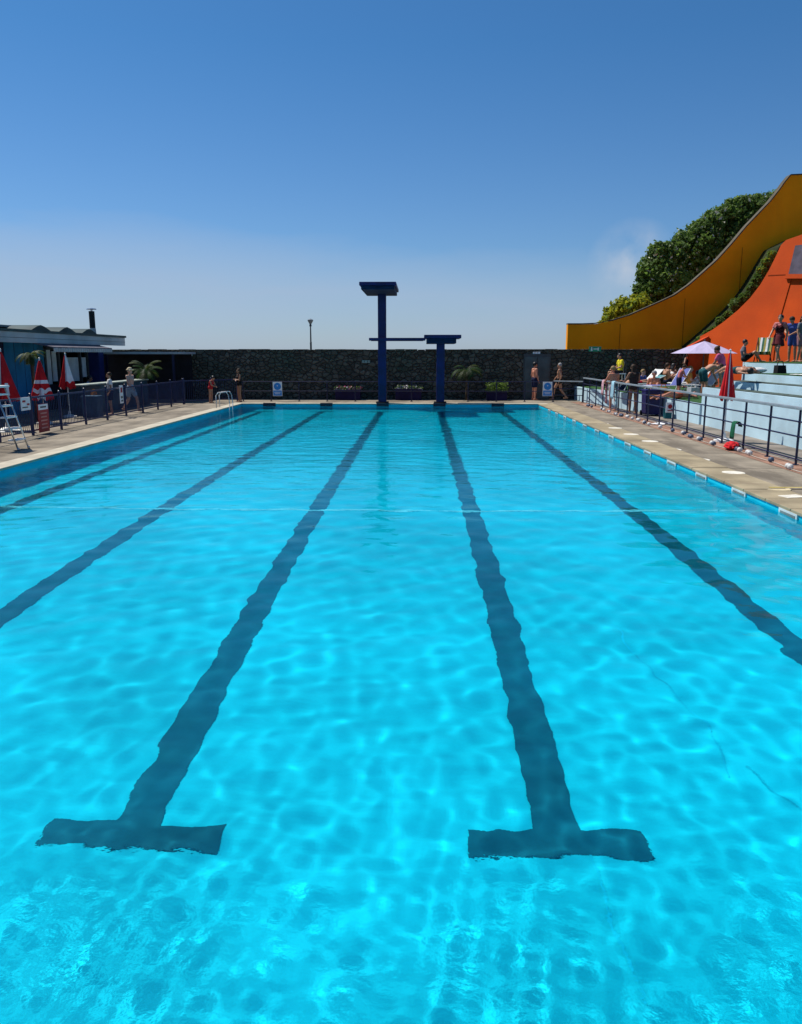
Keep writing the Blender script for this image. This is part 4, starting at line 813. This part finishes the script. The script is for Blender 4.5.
def person(label, loc, rz, pose, skin, hair, clothes=(), height=1.72, hairlen=0, fem=False, tilt=0.0, group=None, hat=None):
    J = {k: Vector(v) for k, v in POSES[pose].items()}; t = thing('person', label, 'person', loc, rz, group); s = height/1.72; t.scale = (s, s, s)
    up = (J['hea']-J['nec']).normalized(); fd = J['face'].normalized(); fd = (fd-up*fd.dot(up)*.6).normalized(); sd = fd.cross(up).normalized(); upv = sd.cross(fd).normalized()
    hc = J['hea']; sw = .92 if fem else 1.0
    for k in ('shl', 'shr', 'elb', 'ebr'): J[k] = Vector((J[k].x*sw, J[k].y, J[k].z))
    ax = (J['che']-J['pel']).normalized(); rt = Vector((1, 0, 0)); wa = J['pel'].lerp(J['che'], .45)
    bm = N(); hw = 1.08 if fem else 1.0
    def torso(bm, g=0.0, parts='pwcs'):
        if 'p' in parts: capsule(bm, J['pel']-rt*.075*hw, J['pel']+rt*.075*hw, .105*hw+g, .105*hw+g)
        if 'w' in parts:
            for q in (-1, 1): capsule(bm, J['pel']+rt*q*.05, wa+rt*q*.05, .10+g, .088+g); capsule(bm, wa+rt*q*.05, J['che']+rt*q*.065, .088+g, .105+g)
        if 'c' in parts:
            capsule(bm, J['che']-rt*.07, J['che']+rt*.07, .105+g, .105+g)
            sm_ = (J['shl']+J['shr'])/2
            for q, S in ((-1, 'shl'), (1, 'shr')): capsule(bm, J['che']+rt*q*.07, sm_.lerp(J[S], .62)-ax*.02, .105+g, .075+g)
            if fem:
                for q in (-1, 1): sphere(bm, J['che']+rt*q*.075+rt.cross(ax)*-.075, .062+g)
        if 's' in parts: capsule(bm, J['shl'], J['shr'], .052+g, .052+g)
    def leg(bm, g=0.0, f=1.0, calf=0.0):
        for h_, k_, a_ in (('hil', 'knl', 'anl'), ('hir', 'knr', 'anr')):
            e = J[h_].lerp(J[k_], f); capsule(bm, J[h_], e, .088+g, .088+(.058-.088)*f+g)
            if calf: capsule(bm, J[k_], J[k_].lerp(J[a_], calf), .058+g, .050+g)
    torso(bm); leg(bm)
    for k_, a_, h_ in (('knl', 'anl', 'hil'), ('knr', 'anr', 'hir')):
        mid = J[k_].lerp(J[a_], .3); back = (J[k_]-J[h_]).cross(rt).normalized()*.012
        capsule(bm, J[k_], mid, .054, .057); capsule(bm, mid, J[a_], .057, .036)
        dn = (J[a_]-J[k_]).normalized(); ft = Vector((0, 1, 0)) if abs(dn.z) > .5 else Vector((0, -.3, .9)); 
        if pose == 'lie': ft = Vector((0, -.7, -.3)).normalized()*1
        heel = J[a_]+dn*.035-ft*.03; toe = J[a_]+dn*.05+ft*.15; capsule(bm, heel, toe, .036, .026); capsule(bm, toe-rt*.02, toe+rt*.025+ft*.02, .024, .02)
    for S, E, W in (('shl', 'elb', 'wrl'), ('shr', 'ebr', 'wrr')):
        capsule(bm, J[S], J[E], .054, .041); capsule(bm, J[E], J[W], .042, .028)
        d = (J[W]-J[E]).normalized(); pn = rt.cross(d); pn = pn.normalized() if pn.length > .2 else Vector((0, 0, 1)); acr = d.cross(pn).normalized()
        pal = J[W]+d*.075; capsule(bm, J[W], pal-acr*.018, .026, .020); capsule(bm, J[W], pal+acr*.018, .026, .020)
        for q, L in ((-1.5, .062), (-.5, .075), (.5, .07), (1.5, .055)):
            a = pal+acr*q*.019; m_ = a+d*L*.55; capsule(bm, a, m_, .0105, .010, 8); capsule(bm, m_, m_+(d*.8-pn*.5).normalized()*L*.5, .010, .009, 8)
        sg_ = 1 if S == 'shl' else -1; a = J[W]+d*.03; capsule(bm, a, a+(d*.7+acr*sg_*.7)*.055, .012, .010, 8); b2 = a+(d*.7+acr*sg_*.7)*.055; capsule(bm, b2, b2+d*.03, .010, .009, 8)
    capsule(bm, J['nec']-up*.05, hc-up*.06, .056, .050)
    sphere(bm, hc+upv*.02-fd*.012, .094, (1, 1, 1.08), 3); capsule(bm, hc-upv*.075+fd*.035, hc+fd*.02, .050, .072)
    capsule(bm, hc+fd*.092+upv*.015, hc+fd*.106-upv*.022, .010, .015, 8); sphere(bm, hc-upv*.058+fd*.088, .018, (1, .8, .6), 1)
    for q in (-1, 1): sphere(bm, hc+sd*q*.092-upv*.005, .024, (.5, 1, 1.2), 1)
    remeshed('body', bm, skin, t, .0125)
    for q in (-1, 1):
        bm = N(); sphere(bm, hc+fd*.086+sd*q*.033+upv*.022, .011, sub=1); obj('eye', bm, eye_m, t)
    if hair is not None:
        bm = N(); sphere(bm, hc+upv*.035-fd*.026, .102, (1, 1, 1.02), 3)
        if hairlen > .05:
            bk = -fd*.085; capsule(bm, hc+bk*.7-sd*.035, hc+bk*1.05-upv*hairlen-sd*.05, .060, .045); capsule(bm, hc+bk*.7+sd*.035, hc+bk*1.05-upv*hairlen+sd*.05, .060, .045); capsule(bm, hc+bk*.7, hc+bk*1.1-upv*hairlen*1.1, .06, .05)
        elif hairlen < 0: sphere(bm, hc-fd*.11+upv*.07, .05)
        remeshed('hair', bm, hair, t, .014)
    if hat is not None:
        bm = N(); sphere(bm, hc+upv*.06-fd*.01, .108, (1, 1, .85), 3); tube(bm, hc+upv*.045, hc+upv*.055, .16, .15, 20); remeshed('hat', bm, hat, t, .014)
    for kind, m in clothes:
        bm = N(); g = .013
        if kind == 'shorts': torso(bm, g, 'p'); capsule(bm, J['pel'], J['pel']+ax*.05, .115+g, .11+g); leg(bm, g+.010, .62)
        elif kind == 'trunks': torso(bm, g, 'p'); leg(bm, g, .22)
        elif kind == 'leggings': torso(bm, g, 'p'); leg(bm, g, 1.0, .85)
        elif kind == 'swimsuit': torso(bm, g*.7, 'pwc'); leg(bm, g*.6, .04)
        elif kind == 'bikini': torso(bm, g*.7, 'p'); leg(bm, g*.6, .03)
        elif kind == 'bra': 
            capsule(bm, J['che']-rt*.07, J['che']+rt*.07, .105+g, .105+g, 12) if not fem else [sphere(bm, J['che']+rt*q*.075+rt.cross(ax)*-.075, .072) for q in (-1, 1)] and capsule(bm, J['che']-rt*.07, J['che']+rt*.07, .112, .112)
        elif kind == 'top':
            torso(bm, g, 'wcs')
            for S, E in (('shl', 'elb'), ('shr', 'ebr')): capsule(bm, J[S], J[S].lerp(J[E], .5), .058+g, .055+g)
        elif kind == 'vest': torso(bm, g, 'wc')
        elif kind == 'dress':
            torso(bm, g, 'pwc'); kn = (J['knl']+J['knr'])/2; tube(bm, J['pel']+ax*.03, J['pel'].lerp(kn, .72), .135, .23, 20)
        elif kind == 'skirt':
            kn = (J['knl']+J['knr'])/2; torso(bm, g, 'p'); tube(bm, J['pel']+ax*.04, J['pel'].lerp(kn, .55), .13, .20, 20)
        remeshed({'bra': 'bikini_top', 'bikini': 'bikini_bottom', 'trunks': 'swim_trunks'}.get(kind, kind), bm, m, t, .014)
    return t
c_navy = cloth('navy', (.012, .016, .05)); c_black = cloth('black', (.012, .012, .014)); c_red = cloth('red', (.45, .02, .03)); c_pink = cloth('pink', (.60, .12, .24)); c_yel = cloth('yellow', (.75, .62, .03)); c_grey = cloth('grey', (.16, .17, .19)); c_blue = cloth('blue', (.05, .09, .30)); c_lb = cloth('pale_blue', (.35, .48, .60)); c_maroon = cloth('maroon', (.12, .02, .025)); c_teal = cloth('teal', (.02, .09, .10)); c_white = cloth('white', (.72, .72, .70)); c_salmon = cloth('salmon', (.5, .16, .15)); c_purple = cloth('dusky_pink', (.32, .16, .19))
straw = mat('hat_straw', (.50, .42, .28), .8, .15, 20)
def pp_(u, Y, z=0.0): q = aty(u, 380, Y); return (q.x, q.y, z)
ZU = 1.885
person('person in sun hat and pale blue shorts walking behind the left fence', pp_(130, 30.6), -1.9, 'walk', skin_p, hair_g, [('shorts', c_lb)], 1.66, hat=straw)
person('person in white top and dark shorts by the cafe counter', pp_(109.5, 29.2), 2.0, 'stand', skin_t, hair_b, [('top', c_white), ('shorts', c_navy)], 1.52)
person('person in pale blue top seated at the cafe behind the counter', pp_(86, 32.5, .05), -1.2, 'wallsit', skin_d, hair_k, [('top', c_lb), ('shorts', c_navy)], 1.75)
person('person in red swimsuit at the far left corner of the pool', pp_(210, 36.6), -1.9, 'down', skin_t, hair_k, [('swimsuit', c_red)], 1.25, fem=True, hairlen=-.1)
person('person in dark swimsuit standing behind the pool ladder', pp_(239, 37.2), 2.2, 'fold', skin_d, hair_b, [('swimsuit', c_black)], 1.52, fem=True, hairlen=.15)
person('bare-chested person in dark shorts standing before the double door', pp_(534.5, 39.2), -1.2, 'stand', skin_r, hair_k, [('shorts', c_navy)], 1.80)
person('person in dark swimming trunks walking beside the far wall sign', pp_(559.5, 39.2), 1.2, 'walk', skin_t, hair_g, [('trunks', c_black)], 1.76)
person('slim bather in pink shorts leaning on the railing, seen from behind', pp_(614, 31.9), .25, 'railing', skin_r, hair_f, [('shorts', cloth('pale_pink', (.5, .36, .38)))], 1.72)
person('long-haired bather in dark swimsuit leaning at the railing beside the towel', pp_(634, 30.1), .1, 'railing', skin_d, hair_b, [('swimsuit', cloth('brown', (.05, .035, .03)))], 1.80, fem=True, hairlen=.26)
person('lifeguard in yellow shirt and dark shorts sitting on the tall chair', (8.80, 36.15, ZT+.22), PI/2+.15, 'seat', skin_t, hair_k, [('top', c_yel), ('shorts', c_black)], 1.75)
person('person in blue top sitting on the turf near the lifeguard chair', pp_(643, 34.4, ZT), -2.5, 'sit', skin_p, hair_f, [('top', c_blue), ('shorts', c_lb)], 1.72)
person('sunbather in dark trunks sitting up on a lounger near the stone wall', pp_(667, 34.9, ZT+.27), -1.3, 'sit', skin_t, hair_b, [('trunks', c_navy)], 1.70)
person('sunbather in white bikini sitting beside another on the loungers', pp_(673, 35.4, ZT+.27), -1.0, 'sit', skin_d, hair_k, [('bikini', c_white), ('bra', c_white)], 1.66, fem=True, hairlen=.12)
person('child in salmon top and dark shorts standing by the blue lounger', pp_(679, 29.3, ZT), -1.5, 'down', skin_r, hair_b, [('vest', c_salmon), ('shorts', c_navy)], 1.18)
person('person in orange top lying back on the white lounger', pp_(690, 32.3, ZT+.20), -1.6, 'sit', skin_p, hair_f, [('top', cloth('orange', (.65, .28, .06))), ('shorts', c_white)], 1.66)
person('sunbather in orange trunks lying along the front edge of the turf', (8.95, 28.3, ZT), -1.2, 'lie', skin_r, hair_k, [('trunks', cloth('coral', (.6, .12, .06)))], 1.72)
person('person in dark shorts bending over a mat on the low terrace', pp_(705, 29.3, ZT), -1.35, 'bend', skin_t, hair_b, [('shorts', c_teal)], 1.72)
person('person in bright pink top standing beside the lilac parasol', pp_(722, 30.2, ZT), .9, 'down', skin_d, hair_b, [('top', c_pink), ('shorts', c_grey)], 1.85, hairlen=-.1)
person('person in maroon dress stepping along the upper terrace', pp_(775.5, 30.2, 1.87), 2.3, 'walk', skin_t, hair_k, [('top', c_salmon), ('dress', c_maroon)], 1.70, fem=True)
person('person in blue shirt and shorts on the upper terrace', pp_(789.5, 31.6, ZU), 2.3, 'down', skin_t, hair_b, [('top', c_blue), ('shorts', c_blue)], 1.74)
person('person in grey top and dusky pink shorts at the right picture edge', pp_(797.5, 31.0, ZU), -2.6, 'look', skin_t, hair_b, [('top', c_grey), ('shorts', c_purple)], 1.70, fem=True, hairlen=.12)
person('dark-haired person sitting by the striped deck chair', pp_(742.5, 32.4, ZU), -1.9, 'sit', skin_t, hair_k, [('top', c_grey), ('shorts', c_black)], 1.66)
person('dark-haired sunbather lying on the broad step behind the red parasol', pp_(737, 23.9, 1.602), -2.9, 'lie', skin_t, hair_b, [('trunks', c_teal)], 1.62)
person('sunbather with raised head lying next to the white pillow', pp_(748, 23.6, 1.602), 2.8, 'lie', skin_d, hair_k, [('trunks', c_black)], 1.60)
person('person lying on the teal lounger at the front of the turf terrace', (8.75, 33.0, ZT+.27), 1.65, 'lie', skin_t, hair_b, [('trunks', c_red)], 1.7)
person('person in white top sitting in the shade of the lilac parasol', pp_(698, 33.2, ZT), -1.9, 'sit', skin_p, hair_k, [('top', c_white), ('shorts', c_blue)], 1.68)
person('fair-haired person in teal swimsuit sitting right of the parasol pole', pp_(712, 33.4, ZT), 2.4, 'sit', skin_r, hair_f, [('swimsuit', c_teal)], 1.66, fem=True, hairlen=.2)
person('bare-backed person in yellow shorts sitting left of the blue lounger', pp_(654, 32.0, ZT), 2.9, 'sit', skin_r, hair_g, [('shorts', c_yel)], 1.7)
person('person in black swimsuit standing with hands on hips far back by the stone wall', pp_(684, 37.6, ZT), -1.8, 'hips', skin_d, hair_k, [('swimsuit', c_black)], 1.62, fem=True, hairlen=.2)
for lab_, u_, Y_, c_ in (('bright orange beach bag on the turf beside the sunbather', 664, 30.2, (.5, .16, .03)), ('white and grey cool box on the turf behind the bending person', 694, 30.6, (.55, .56, .58)), ('dark blue rucksack on the turf near the railing end', 622, 35.0, (.02, .04, .14))):
    q_ = pp_(u_, Y_, ZT); hb = thing('beach_bag' if 'box' not in lab_ else 'cool_box', lab_, 'bag' if 'box' not in lab_ else 'cool box', q_, .4); m_ = cloth(lab_.split()[1]+'_bag', c_)
    bm = N(); bx_ = 'box' in lab_; prism(bm, [Vector((-.2, -.13, 0)), Vector((.2, -.13, 0)), Vector((.2 if bx_ else .15, -.11, .3)), Vector((-.2 if bx_ else -.15, -.11, .3))], (0, .24, 0)); obj('body', bm, m_, hb)
    bm = N(); path(bm, [Vector((-.12, 0, .28)), Vector((-.09, 0, .42)), Vector((.09, 0, .42)), Vector((.12, 0, .28))], .013); obj('handle', bm, m_, hb)
bm = N(); bmesh.ops.create_icosphere(bm, subdivisions=3, radius=1)
for v in bm.verts: v.co = Vector((v.co.x*.26, v.co.y*.17, .09+.09*v.co.z*(1-.3*v.co.x**2)+.01*mnoise.noise(v.co*3)))
tag(obj('pillow', bm, c_white, smooth=True, loc=pp_(757.5, 25.0, 1.602)), 'white pillow on the broad third step', 'pillow')
hb = thing('shoulder_bag', 'black shoulder bag on the step edge below the maroon dress', 'bag', pp_(779, 25.1, 1.602), .3)
bm = N(); prism(bm, [Vector((-.17, -.1, 0)), Vector((.17, -.1, 0)), Vector((.14, -.08, .24)), Vector((-.14, -.08, .24))], (0, .18, 0)); obj('body', bm, c_black, hb)
bm = N(); path(bm, [Vector((-.12, 0, .22)), Vector((-.08, 0, .36)), Vector((.08, 0, .36)), Vector((.12, 0, .22))], .012); obj('strap', bm, c_black, hb)
tw = N(); bmesh.ops.create_grid(tw, x_segments=20, y_segments=10, size=.5)
for v in tw.verts: v.co = Vector((v.co.x*.8, v.co.y*1.7, .02+.025*max(0, mnoise.noise(v.co*5))))
o = obj('towel', tw, c_white, smooth=True, loc=(10.75, 22.2, 1.605)); md = o.modifiers.new('thick', 'SOLIDIFY'); md.thickness = .012; tag(o, 'long white towel spread on the broad third step', 'towel')

SC.cycles.caustics_refractive = True; SC.cycles.caustics_reflective = True
cam = bpy.data.cameras.new('camera'); co = bpy.data.objects.new('camera', cam); COL.objects.link(co)
co.location = (0, 0, H); co.rotation_euler = (PI/2-TH, 0, PS)
cam.sensor_fit = 'VERTICAL'; cam.sensor_height = 24.0; cam.lens = 24.0*F/1024; cam.clip_end = 20000; cam.clip_start = 0.05
SC.camera = co
vs = SC.view_settings; vs.view_transform = 'Standard'; vs.look = 'None'; vs.gamma = 1.0; vs.exposure = 0.15; vs.use_curve_mapping = False
SC.cycles.use_denoising = True; SC.cycles.max_bounces = 10; SC.cycles.sample_clamp_indirect = 6.0
